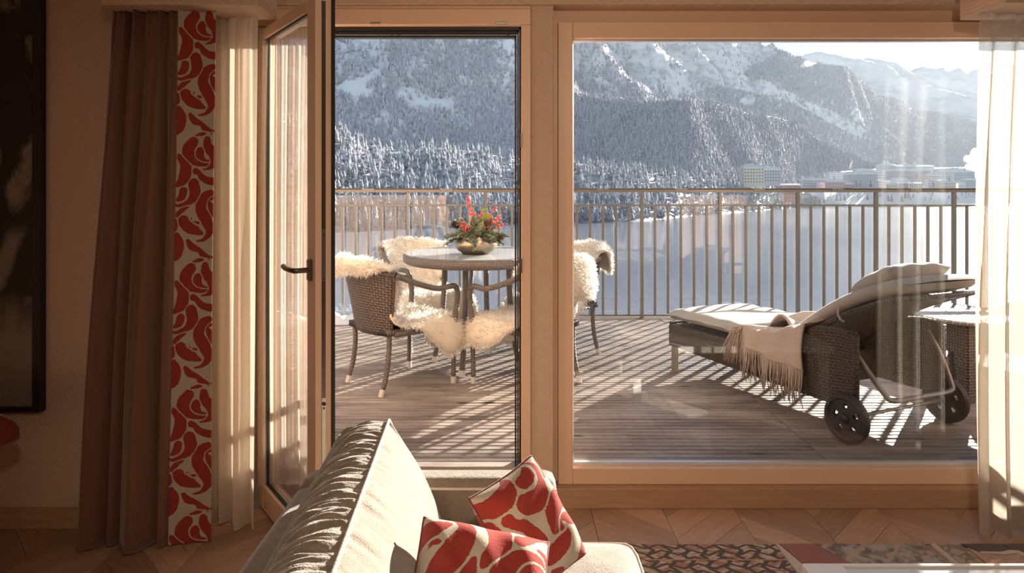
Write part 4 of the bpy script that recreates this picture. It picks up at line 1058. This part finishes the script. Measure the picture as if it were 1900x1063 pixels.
def leaf_field(x, y):
    """signed distance (units) to the leaves; x, y arrays in units"""
    TX, TY = 158.0, 460.0
    col = np.floor(x / TX); d1 = np.full(len(x), 99.0); d2 = np.full(len(x), 99.0)
    for dc in (-1, 0, 1):
        c = col + dc; lx = x - c * TX
        ly = np.mod(y + (c % 2) * 217.0, TY)
        for dy in (-TY, 0, TY):
            for st_ in _DN:
                d = np.full(len(x), 99.0); sel = (np.abs(lx - st_[:, 0].mean()) < 90) & (np.abs(ly + dy - st_[:, 1].mean()) < 130)
                if not sel.any(): continue
                ax = lx[sel][:, None] - st_[None, :, 0]; ay = (ly[sel] + dy)[:, None] - st_[None, :, 1]
                d[sel] = (np.sqrt(ax * ax + ay * ay) - st_[None, :, 2]).min(1)
                d2 = np.minimum(d2, np.maximum(d1, d)); d1 = np.minimum(d1, d)
    return np.maximum(d1 + 0.6, 4.4 - (d2 - d1))
def add_leaf(o, uvs, scale=1.0):
    a = np.array(uvs, float) / (0.00103 * scale)
    f = np.concatenate([leaf_field(b[:, 0], b[:, 1]) for b in np.array_split(a, max(1, len(a) // 9000))])
    wob = np.array([noise.noise(Vector((q[0] * 0.16, q[1] * 0.16, 0))) for q in a]) * 1.8
    at_ = o.data.attributes.new('leaf', 'FLOAT', 'POINT'); at_.data.foreach_set('value', (f + wob).astype(np.float32))
k = Mat('leaf_weave'); lf_ = k.n('Attribute', attribute_name='leaf').outputs['Fac']
msk = k.ramp(k.math('MULTIPLY_ADD', lf_, 0.1, 0.5), [(0.46, 1.0), (0.54, 0.0)])
v = k.coord('Object'); nz = k.noise(v, 220.0, 2.0); n2 = k.noise(v, 26.0, 3.0)
red = k.mix(n2, (0.23, 0.020, 0.016), (0.34, 0.040, 0.030)); red = k.mix(k.math('MULTIPLY', nz, 0.4), red, (0.42, 0.10, 0.08))
cream = k.mix(nz, (0.42, 0.36, 0.29), (0.54, 0.47, 0.39))
hh_ = k.math('ADD', k.math('MULTIPLY', msk, 1.0), k.math('MULTIPLY', nz, 0.35))
M['leafweave'] = k.done(k.pbr(k.mix(msk, cream, red), 0.85, k.bump(hh_, 0.55, 0.003), 0.0, 0.12, 0.06))
M['drape'] = fabric('brown_satin_drape', (0.19, 0.092, 0.06), 0.55, 260.0, 0.08, 0.15, 0.35)
M['voile'] = sheer('cream_voile', (0.92, 0.83, 0.72), 0.26)
M['voile3'] = sheer('thin_cream_voile', (0.92, 0.83, 0.72), 0.62)
M['voile2'] = sheer('pale_voile', (0.70, 0.64, 0.57), 0.42)

ZT = 2.012
M['redvelvet2'] = fabric('brown_hem', (0.30, 0.20, 0.15), 0.8)
cur = thing('curtain', 'brown floor length drape with a red leaf patterned leading edge, left of the door', 'curtain', (-1.38, 2.42, 0))
C0 = Vector((-1.38, 2.42, 0))
def drape(u, v):
    xl = -1.512 - 0.121 * v ** 0.85; xr = -1.247 - 0.033 * v
    x = xl + (xr - xl) * u
    q = sm(v, 0.0, 0.5); ed = [(0, 0), (0.25 + 0.05 * q, 1), (0.5 - 0.06 * q, 2), (0.78 + 0.07 * q, 3), (1.0, 4)]
    ph = PI * lerp_line(ed, u); kk = min(3, int(lerp_line(ed, u))); wd = ed[kk + 1][0] - ed[kk][0]
    amp = (0.030 + 0.055 * sm(v, 0.02, 0.8)) * (0.45 + 1.9 * wd)
    y = 2.462 - amp * abs(math.sin(ph)) ** 0.75 + 0.006 * math.sin(u * 31 + v * 3)
    pl = 1 - sm(v, 0.03, 0.11)
    y += pl * (-0.020 * max(0, math.sin(2 * PI * 6 * u)) ** 3 + 0.008)
    z = ZT - v * (ZT - 0.008) + 0.003 * math.sin(u * 40) * (v > 0.99)
    return Vector((x, y, z)) - C0
solid(MB().grid(drape, 150, 60, 0.4, 2.0).build('drape', M['drape'], cur, smooth=True), 0.004)
hm = MB().tube([drape(i / 90, 0.998) for i in range(91)], 0.0025, 5).build('hem', M['redvelvet2'], cur, smooth=True)
def border(u, v):
    xl = -1.247 - 0.034 * v; xr = -1.116 - 0.018 * v
    x = xl + (xr - xl) * u; y = 2.415 + 0.010 * math.sin(u * 2.6) + 0.012 * u + 0.006 * math.sin(v * 5 + u * 2)
    return Vector((x, y, ZT - v * (ZT - 0.012))) - C0
nu_, nv_ = 44, 560
bo = MB().grid(border, nu_, nv_, 0.15, 2.0); bo_o = bo.build('patterned_edge', M['leafweave'], cur, smooth=True)
add_leaf(bo_o, [(u * 0.150, v * 2.0) for v in np.linspace(0, 1, nv_ + 1) for u in np.linspace(0, 1, nu_ + 1)])
solid(bo_o, 0.004)

sl = thing('sheer_curtain', 'cream sheer curtain glowing in the sun between the red patterned edge and the open door', 'curtain', (-1.09, 2.53, 0))
def sheer_left(u, v):
    xl = -1.215; xr = -0.990 - 0.012 * v; x = xl + (xr - xl) * (u + 0.01 * math.sin(u * 25))
    ph = 2 * PI * 3.4 * u + 0.6 * math.sin(v * 2.3 + u * 3)
    y = 2.525 - (0.014 + 0.010 * v) * math.sin(ph) - 0.012 * math.sin(ph * 0.47 + 2) * v - 0.004 * math.sin(ph * 2.3 + 4 * v)
    return Vector((x, y, ZT - v * (ZT - 0.02 - 0.02 * (u < 0.62)))) - Vector((-1.09, 2.53, 0))
MB().grid(sheer_left, 130, 50, 0.45, 2.0).build('voile', M['voile'], sl, smooth=True)
def sheer_behind(u, v):
    x = -1.045 + 0.245 * u; ph = 2 * PI * 4.3 * u + 0.8 * math.sin(v * 2.6)
    return Vector((x, 2.672 - (0.012 + 0.006 * v) * math.sin(ph) - 0.006 * math.sin(2.3 * ph + 1), 2.005 - v * 1.885)) - Vector((-1.09, 2.53, 0))
MB().grid(sheer_behind, 90, 40, 0.25, 1.9).build('voile', M['voile3'], sl, smooth=True)
hs = MB().tube([sheer_left(i / 80, 0.985) for i in range(81)], 0.0025, 4).build('hem', M['voile'], sl, smooth=True)
sr = thing('sheer_curtain', 'pale sheer curtain drawn to the right end of the wide window', 'curtain', (2.0, 2.52, 0))
def sheer_right(u, v):
    xl = 1.815 - 0.035 * math.sin(PI * min(1, v * 0.75)) ; xr = 2.42; x = xl + (xr - xl) * (u ** 1.08)
    ph = 2 * PI * 6.2 * u + 0.7 * math.sin(v * 1.7) - 0.6
    a_ = 0.014 + 0.030 * sm(v, 0.0, 0.7)
    y = 2.50 - a_ * math.sin(ph) - 0.3 * a_ * math.sin(ph * 0.6 + v)
    x += 0.006 * math.cos(ph) * sm(v, 0, 0.3)
    return Vector((x, y, 2.02 - v * 2.005)) - Vector((2.0, 2.52, 0))
MB().grid(sheer_right, 170, 50, 1.0, 2.0).build('voile', M['voile2'], sr, smooth=True)
def hem_right(u, v): return sheer_right(u, 0.945 + 0.053 * v) + Vector((0, -0.0015, 0))
MB().grid(hem_right, 170, 4, 1.0, 0.1).build('hem', M['voile2'], sr, smooth=True)

# ------------------------------------------------------------------ picture and chair at the left
pic = thing('framed_picture', 'large dark framed picture of pale plumes on black, hung on the left wall', 'picture', (-2.30, 2.556, 1.30))
fx0, fx1, fz0, fz1 = -0.46, 0.455, -0.835, 0.90
pf = MB(); fw = 0.033
pf.box(fx0, fx1, -0.028, 0.007, fz0, fz0 + fw * 0.6); pf.box(fx0, fx1, -0.028, 0.007, fz1 - fw, fz1)
pf.box(fx0, fx0 + fw, -0.028, 0.007, fz0 + fw * 0.6, fz1 - fw); pf.box(fx1 - fw, fx1, -0.028, 0.007, fz0 + fw * 0.6, fz1 - fw)
pf.build('frame', M['gasket'], pic, bevel=0.003)
k = Mat('dark_painting'); v = k.coord('Object', (1, 1, 1)); sp = k.n('SeparateXYZ', {0: v})
n1 = k.noise(k.coord('Object', (3.2, 1, 1.5), loc=(3.3, 0, 0.8)), 1.7, 5.0, 0.6, 0.9); n2 = k.noise(v, 9.0, 5.0, 0.6, 1.0)
pale = k.ramp(k.math('ADD', n1, k.math('MULTIPLY', n2, 0.18)), [(0.60, 0.0), (0.72, 0.8)])
low = k.ramp(k.math('SUBTRACT', k.math('MULTIPLY', sp.outputs[2], -1.0), k.math('MULTIPLY', n1, 0.35)), [(0.20, 0.0), (0.36, 0.75)])
stem = k.ramp(k.math('ABSOLUTE', k.math('ADD', k.math('SUBTRACT', sp.outputs[0], k.math('MULTIPLY', sp.outputs[2], 0.42)), k.math('MULTIPLY_ADD', n2, 0.05, -0.43))), [(0.02, 0.7), (0.05, 0.0)])
stem = k.math('MULTIPLY', stem, k.ramp(k.math('MULTIPLY', sp.outputs[2], -1.0), [(-0.1 + 0.2, 0.0), (0.16, 1.0)]))
f = k.math('MAXIMUM', k.math('MAXIMUM', pale, low), stem)
cc = k.mix(f, (0.022, 0.016, 0.013), k.mix(n2, (0.30, 0.24, 0.19), (0.42, 0.35, 0.28)))
MB().box(fx0 + fw * 0.5, fx1 - fw * 0.5, -0.012, 0.005, fz0 + 0.012, fz1 - fw * 0.5).build('canvas', k.done(k.pbr(cc, 0.5)), pic)
M['redvelvet'] = fabric('dark_red_velvet', (0.20, 0.028, 0.022), 0.8, 200, 0.15, 0.2, 0.5)
rc = thing('red_chair', 'dark red velvet chair with a rounded back under the framed picture', 'chair', (-2.02, 2.22, 0))
def rback(a, b, s):
    u, v_ = a * 2 - 1, b * 2 - 1; sq = max(1e-6, 1 - abs(u) ** 2.6) ** 0.38
    z = 0.492 + 0.092 * (v_ if v_ > 0 else v_ * (1 - 0.55 * max(0, u) ** 1.5)) * max(0.25, sq)
    th = 0.045 * (max(0, 1 - u ** 4)) ** 0.5 * (max(0, 1 - v_ ** 4)) ** 0.5
    return Vector((u * 0.33, (-th if s else th), z))
soft_slab(rback, 24, 18, 'backrest', M['redvelvet'], rc)
def rseat(a, b, s):
    u, v_ = a * 2 - 1, b * 2 - 1; th = 0.04 * (max(0, 1 - u ** 6)) ** 0.5 * (max(0, 1 - v_ ** 6)) ** 0.5
    return Vector((u * 0.20 - 0.16, -0.26 + v_ * 0.24, 0.39 + (th if s else -th)))
soft_slab(rseat, 20, 20, 'seat', M['redvelvet'], rc)
for x, y in ((-0.33, -0.45), (-0.02, -0.45), (-0.33, -0.05), (-0.06, -0.05)):
    MB().tube([(x, y, 0.37), (x - 0.01, y, 0.0)], [0.018, 0.012], 8).build('leg', M['bark'], rc, smooth=True)
for x in (-0.28, -0.10): MB().tube([(x, -0.04, 0.36), (x, 0.0, 0.47)], 0.015, 8).build('back_support', M['bark'], rc, smooth=True)

# ------------------------------------------------------------------ rug and coffee table
def rugmat(name, kind):
    k = Mat(name); v = k.coord('Object'); sp = k.n('SeparateXYZ', {0: v}); nz = k.noise(v, 300.0, 2.0); n2 = k.noise(v, 18.0, 5.0, 0.7)
    X, Y = sp.outputs[0], sp.outputs[1]
    def zig(c, p): return k.math('PINGPONG', c, p)
    if kind == 'kilim':
        z1 = k.math('ADD', Y, k.math('MULTIPLY', zig(X, 0.055), 0.55)); st_ = k.math('SINE', k.math('MULTIPLY', z1, 2 * PI / 0.085))
        cr = k.math('SINE', k.math('MULTIPLY', k.math('ADD', X, k.math('MULTIPLY', zig(Y, 0.035), 0.8)), 2 * PI / 0.13))
        m1 = k.ramp(k.math('MINIMUM', k.math('ABSOLUTE', st_), k.math('ABSOLUTE', cr)), [(0.40, 0.0), (0.48, 1.0)])
        hue = k.ramp(k.noise(k.coord('Object', (9, 22, 1)), 1.6, 1.0), [(0.38, (0.40, 0.17, 0.10)), (0.47, (0.50, 0.37, 0.24)), (0.55, (0.55, 0.47, 0.38)), (0.65, (0.42, 0.13, 0.09))], 'CONSTANT')
        band = k.ramp(k.math('FRACT', k.math('MULTIPLY', Y, 9.5)), [(0.0, 1.0), (0.06, 0.0)], 'CONSTANT')
        c = k.mix(m1, (0.035, 0.025, 0.022), hue); c = k.mix(band, c, (0.50, 0.24, 0.14))
    elif kind == 'red': c = k.mix(n2, (0.24, 0.06, 0.055), (0.36, 0.12, 0.10))
    elif kind == 'grey':
        c = k.mix(k.ramp(n2, [(0.42, 0.0), (0.58, 1.0)]), (0.13, 0.11, 0.10), (0.44, 0.38, 0.32)); w = k.ramp(k.math('SINE', k.math('MULTIPLY', k.math('ADD', k.math('SUBTRACT', X, Y), k.math('MULTIPLY', n2, 0.1)), 46.0)), [(0.80, 0.0), (0.9, 0.8)]); c = k.mix(w, c, (0.52, 0.36, 0.28))
    elif kind == 'floral':
        vo = k.n('TexVoronoi', {'Vector': v, 'Scale': 22.0}, feature='DISTANCE_TO_EDGE').outputs[0]
        c = k.mix(k.ramp(vo, [(0.06, 1.0), (0.12, 0.0)]), (0.46, 0.36, 0.28), (0.25, 0.17, 0.12))
    elif kind == 'pink': c = k.mix(k.ramp(n2, [(0.4, 0.0), (0.6, 1.0)]), (0.45, 0.20, 0.15), (0.58, 0.42, 0.33))
    elif kind == 'black': c = k.mix(n2, (0.03, 0.022, 0.02), (0.08, 0.055, 0.045))
    else: c = k.mix(n2, (0.55, 0.46, 0.37), (0.66, 0.58, 0.48))
    c = k.mix(k.math('MULTIPLY', nz, 0.25), c, (0.5, 0.42, 0.36))
    return k.done(k.pbr(c, 0.95, k.bump(nz, 0.5, 0.003), 0.0, 0.1, 0.2))
rug = thing('patchwork_rug', 'patchwork kilim rug in black, red, grey and pink on the parquet by the window', 'rug', (0, 0, 0.0))
RK = {q: rugmat('rug_' + q, q) for q in ('kilim', 'red', 'grey', 'floral', 'pink', 'black', 'cream')}
y1, y0 = 2.426, 0.85
patches_ = [('kilim', [(0.25, y0), (0.985, y0), (0.985, y1), (0.25, y1)]),
            ('cream', [(0.988, y0), (1.30, 1.30), (1.045, 2.22), (1.0, y1 - 0.015), (0.988, y1)]),
            ('red', [(1.05, 2.225), (1.31, 1.30), (1.42, 1.65), (1.215, 2.27), (1.137, y1), (1.004, y1)]),
            ('grey', [(1.315, 1.295), (1.55, y0), (1.545, y1), (1.141, y1), (1.22, 2.272), (1.425, 1.655)]),
            ('kilim', [(0.99, y0 - 0.0), (1.545, y0), (1.312, 1.292)]),
            ('cream', [(1.554, y0), (1.568, y0), (1.588, y1), (1.572, y1)]),
            ('floral', [(1.572, y0), (1.66, y0), (1.68, y1), (1.592, y1)]),
            ('black', [(1.684, y1), (1.835, y1), (1.835, 2.385), (1.79, 2.372), (1.715, 2.375)]),
            ('cream', [(1.715, 2.372), (1.79, 2.369), (1.835, 2.382), (1.865, 2.375), (1.90, 2.25), (1.88, 2.25), (1.845, 2.362), (1.80, 2.352), (1.72, 2.36)]),
            ('pink', [(1.665, y0), (1.86, y0), (1.878, 2.25), (1.845, 2.358), (1.80, 2.348), (1.722, 2.356), (1.69, 2.40)]),
            ('black', [(1.84, y1), (1.93, y1), (1.985, 2.35), (2.02, 2.25), (2.0, 1.2), (1.93, 1.2), (1.905, 2.25), (1.868, 2.378), (1.84, 2.387)]),
            ('floral', [(1.935, y1), (2.62, y1), (2.62, y0), (1.865, y0), (1.925, 1.19), (2.005, 1.19), (2.025, 2.25), (1.99, 2.352)])]
for q, poly in patches_:
    if sum(a[0] * b[1] - b[0] * a[1] for a, b in zip(poly, poly[1:] + poly[:1])) < 0: poly = poly[::-1]
    MB().prism(poly, 0.0005, 0.009 if q != 'cream' else 0.0105).build('rug_patch', RK[q], rug)
fr_m = MB()
for i in range(420):
    x = 0.26 + 2.35 * i / 419; fr_m.tube([(x, y1 - 0.002, 0.006), (x + rr.uniform(-.003, .003), y1 + rr.uniform(0.004, 0.012), 0.002)], 0.0012, 3)
tag(fr_m.build('rug_fringe', RK['black'], rug), kind='stuff')

M['lacquer'] = plain('white_lacquer', (0.80, 0.77, 0.74), 0.12, var=0.02, scale=2)
M['lacquer2'] = plain('white_glossy_glass', (0.66, 0.69, 0.72), 0.04, var=0.02, scale=2)
TY1, TX0, TH = 1.647, 0.737, 0.38
ct = thing('coffee_table', 'low white lacquered coffee table with a glossy inset top, on the rug', 'table', (TX0, TY1, 0.0105))
Lx, Ly = 1.25, 0.80
MB().prism([(0, 0), (0.100, -0.012), (0.100, -Ly + 0.10), (0, -Ly)], TH - 0.05, TH - 0.0105).build('edge_frame', M['lacquer'], ct, bevel=0.0015)
MB().prism([(0.0004, 0.0004), (Lx, 0.0), (Lx, -0.011), (0.1003, -0.0118)], TH - 0.05, TH - 0.0105).build('edge_frame', M['lacquer'], ct, bevel=0.0015)
MB().prism([(Lx, -0.012), (Lx, -Ly), (Lx - 0.1, -Ly + 0.1), (Lx - 0.1, -0.012)], TH - 0.05, TH - 0.0105).build('edge_frame', M['lacquer'], ct, bevel=0.0015)
MB().prism([(0.001, -Ly), (0.1, -Ly + 0.101), (Lx - 0.1, -Ly + 0.101), (Lx - 0.001, -Ly)], TH - 0.05, TH - 0.0105).build('edge_frame', M['lacquer'], ct, bevel=0.0015)
MB().box(0.103, Lx - 0.103, -Ly + 0.104, -0.014, TH - 0.035, TH - 0.015).build('inset_top', M['lacquer2'], ct)
for x, y in ((0.04, -0.06), (Lx - 0.04, -0.06), (0.04, -Ly + 0.06), (Lx - 0.04, -Ly + 0.06)):
    MB().box(x - 0.025, x + 0.025, y - 0.025, y + 0.025, 0, TH - 0.05).build('leg', M['lacquer'], ct, bevel=0.002)

# ------------------------------------------------------------------ sofa
def chenille(name, col):
    k = Mat(name); v = k.coord('Object'); n1 = k.noise(v, 260.0, 2.0); n2 = k.noise(k.coord('Object', (7, 7, 2.0)), 5.0, 4.0, 0.65); n3 = k.noise(v, 16.0, 4.0)
    c = k.mix(n1, tuple(x * 0.72 for x in col), tuple(min(1, x * 1.18) for x in col))
    c = k.mix(k.ramp(n2, [(0.40, 0.0), (0.64, 0.65)]), c, tuple(x * 0.62 for x in col))
    h = k.math('ADD', n1, k.math('MULTIPLY', n3, 1.4))
    return k.done(k.pbr(c, 0.8, k.bump(h, 0.45, 0.005), 0.0, 0.25, 0.45))
M['sofa'] = chenille('beige_chenille', (0.27, 0.218, 0.165))
M['piping'] = fabric('pale_piping', (0.62, 0.55, 0.46), 0.8, 200)
sofa = thing('sofa', 'beige chenille sofa with piped cushions, its back to the open door', 'sofa', (0, 0, 0))
box_obj('base', M['sofa'], -0.58, 0.33, 0.35, 1.90, 0.05, 0.205, sofa, 0.02)
box_obj('back_frame', M['sofa'], -0.61, -0.475, 0.35, 1.843, 0.04, 0.495, sofa, 0.028)
def arm_fn():
    return box_obj('armrest', M['sofa'], -0.61, 0.128, 1.845, 1.945, 0.04, 0.503, sofa, 0.030)
arm = arm_fn()
MB().tube([(-0.58, 1.846, 0.478), (0.10, 1.846, 0.478), (0.124, 1.85, 0.474), (0.127, 1.86, 0.45), (0.128, 1.862, 0.10)], 0.0045, 6).build('piping', M['piping'], arm, smooth=True)
for x in (-0.53, 0.28):
    for y in (0.42, 1.82): MB().tube([(x, y, 0.06), (x, y, 0)], [0.022, 0.016], 10).build('leg', M['bark'], sofa)
def seat_fn(a, b, s):
    u, v_ = a * 2 - 1, b * 2 - 1
    f = max(0, 1 - u ** 12) ** 0.5 * max(0, 1 - v_ ** 20) ** 0.5
    x = -0.06 + 0.415 * u; y = 1.09 + 0.745 * v_; z = 0.288 + (0.078 * f if s else -0.078 * f)
    if s: z += 0.012 * (1 - u * u) * (1 - v_ ** 4) + 0.004 * noise.noise(Vector((x * 9, y * 7, 1)))
    return Vector((x, y, z))
sc2 = soft_slab(seat_fn, 60, 80, 'seat_cushion', M['sofa'], sofa)
MB().tube([(0.340, 0.40, 0.336), (0.3405, 1.0, 0.336), (0.340, 1.76, 0.336), (0.332, 1.80, 0.336), (0.318, 1.816, 0.336), (0.28, 1.8195, 0.336), (0.0, 1.8195, 0.336)], 0.0042, 6).build('piping', M['piping'], sc2, smooth=True)
# back cushion: boxed, leaning, wrinkled along its gusset
F0, F1, R1, R0 = Vector((-0.190, 0, 0.372)), Vector((-0.347, 0, 0.683)), Vector((-0.482, 0, 0.640)), Vector((-0.395, 0, 0.372))
YA, YB = 0.70, 1.815
def wr(y, t, sd_): return 0.0062 * noise.noise(Vector((t * 1.6 + sd_, y * 46, sd_))) + 0.0045 * noise.noise(Vector((t * 3.0, y * 105, sd_ + 4)))
def yb(b): return YA + (YB - YA) * b
def skew(q): q.x += 0.062 * (YB - q.y); return q
def front(a, b):
    p = F0.lerp(F1, a); nrm = Vector((0.9, 0, 0.43)); e = max(0, math.sin(PI * a)) ** 0.7 * max(0, math.sin(PI * min(max(b, 0), 1))) ** 0.35
    y = yb(b) - 0.02 * math.sin(PI * a) * 0 
    q = p + nrm * (0.045 * e + 0.010 * math.sin(PI * a)); edge = min(1, (1 - a) / 0.25)
    q += nrm * (wr(y, a, 2.0) * 1.2 * (1 - edge) * (1 if a < 0.995 else 0) + 0.004 * noise.noise(Vector((a * 5, y * 7, 3))) * e); q.y = y; return skew(q)
def gus(a, b):
    y = yb(b); p = F1.lerp(R1, a); q = p + Vector((-0.28, 0, 0.96)) * (0.020 * math.sin(PI * a) + (wr(y, a, 0.0) * 1.35 if 0.01 < a < 0.99 else 0)); q.y = y; return skew(q)
def rear(a, b):
    y = yb(b); q = R1.lerp(R0, a) + Vector((-1, 0, 0)) * 0.02 * math.sin(PI * a); q.y = y; return skew(q)
def endcap(y, s):
    def fn(a, b):
        p = front(a, s); q = R0.lerp(R1, a); q.y = yb(s); skew(q); r = p.lerp(Vector((q.x, 0, q.z)), b); r.y = y + (0.012 if s else -0.012) * math.sin(PI * a) * math.sin(PI * b); return r
    return fn
bc = MB().grid(front, 40, 150, flip=False).grid(gus, 18, 300).grid(rear, 8, 20).grid(endcap(YB, 1), 20, 8).grid(endcap(YA, 0), 20, 8).build('back_cushion', M['sofa'], sofa, smooth=True)
MB().tube([front(1, i / 60) + Vector((0.002, 0, 0.003)) for i in range(61)] + [front(1 - i / 16, 1.0) + Vector((0.001, 0.002, 0)) for i in range(1, 17)], 0.0045, 6).build('piping', M['piping'], bc, smooth=True)
MB().tube([gus(1, i / 60) + Vector((-0.001, 0, 0.003)) for i in range(61)] + [R1.lerp(R0, i / 8) + Vector((0, YB, 0)) for i in range(1, 9)], 0.004, 6).build('piping', M['sofa'], bc, smooth=True)

# throw pillows
def place_pillow(label, A, X, nrm, w, h, t, su, sv_, seed):
    A, X, n = Vector(A), Vector(X).normalized(), Vector(nrm).normalized()
    n = (n - X * n.dot(X)).normalized(); Yd = -n.cross(X)
    th = thing('throw_pillow', label, 'pillow', group='leaf patterned pillows on the sofa')
    N = 64; f = pillow_fn(w, h, t)
    top = MB().grid(lambda a, b: f(a, b, 1), N, N); bot = MB().grid(lambda a, b: f(a, b, 0), N, N, flip=True)
    uv = [((a - 0.5) * w + su, (b - 0.5) * h + sv_) for b in np.linspace(0, 1, N + 1) for a in np.linspace(0, 1, N + 1)]
    o1 = top.build('front_cover', M['leafweave'], th, smooth=True); add_leaf(o1, uv, 1.12)
    o2 = bot.build('back_cover', M['leafweave'], th, smooth=True); add_leaf(o2, [(a + 0.2, b + 0.1) for a, b in uv], 1.12)
    rim = [f(i / 24, 0, 1) for i in range(25)] + [f(1, i / 24, 1) for i in range(1, 25)] + [f(1 - i / 24, 1, 1) for i in range(1, 25)] + [f(0, 1 - i / 24, 1) for i in range(1, 25)]
    MB().tube(rim, 0.0032, 6, caps=False).build('seam', M['redvelvet'], th, smooth=True)
    C_ = A + X * w / 2 + Yd * h / 2
    R3 = Matrix((X, -Yd, n)).transposed().to_4x4()
    th.matrix_world = Matrix.Translation(C_) @ R3
    return th
place_pillow('red and cream leaf patterned pillow standing on its corner against the sofa arm', (0.050, 1.70, 0.632), (0.12, -0.066, -0.192), (0.5, -0.75, 0.45), 0.265, 0.21, 0.074, 0.13, 0.22, 1)
place_pillow('red and cream leaf patterned pillow lying in front, against the back cushion', (-0.185, 1.36, 0.640), (0.95, 0.05, -0.22), (0.18, -0.62, 0.76), 0.27, 0.27, 0.085, 0.02, 0.05, 2)
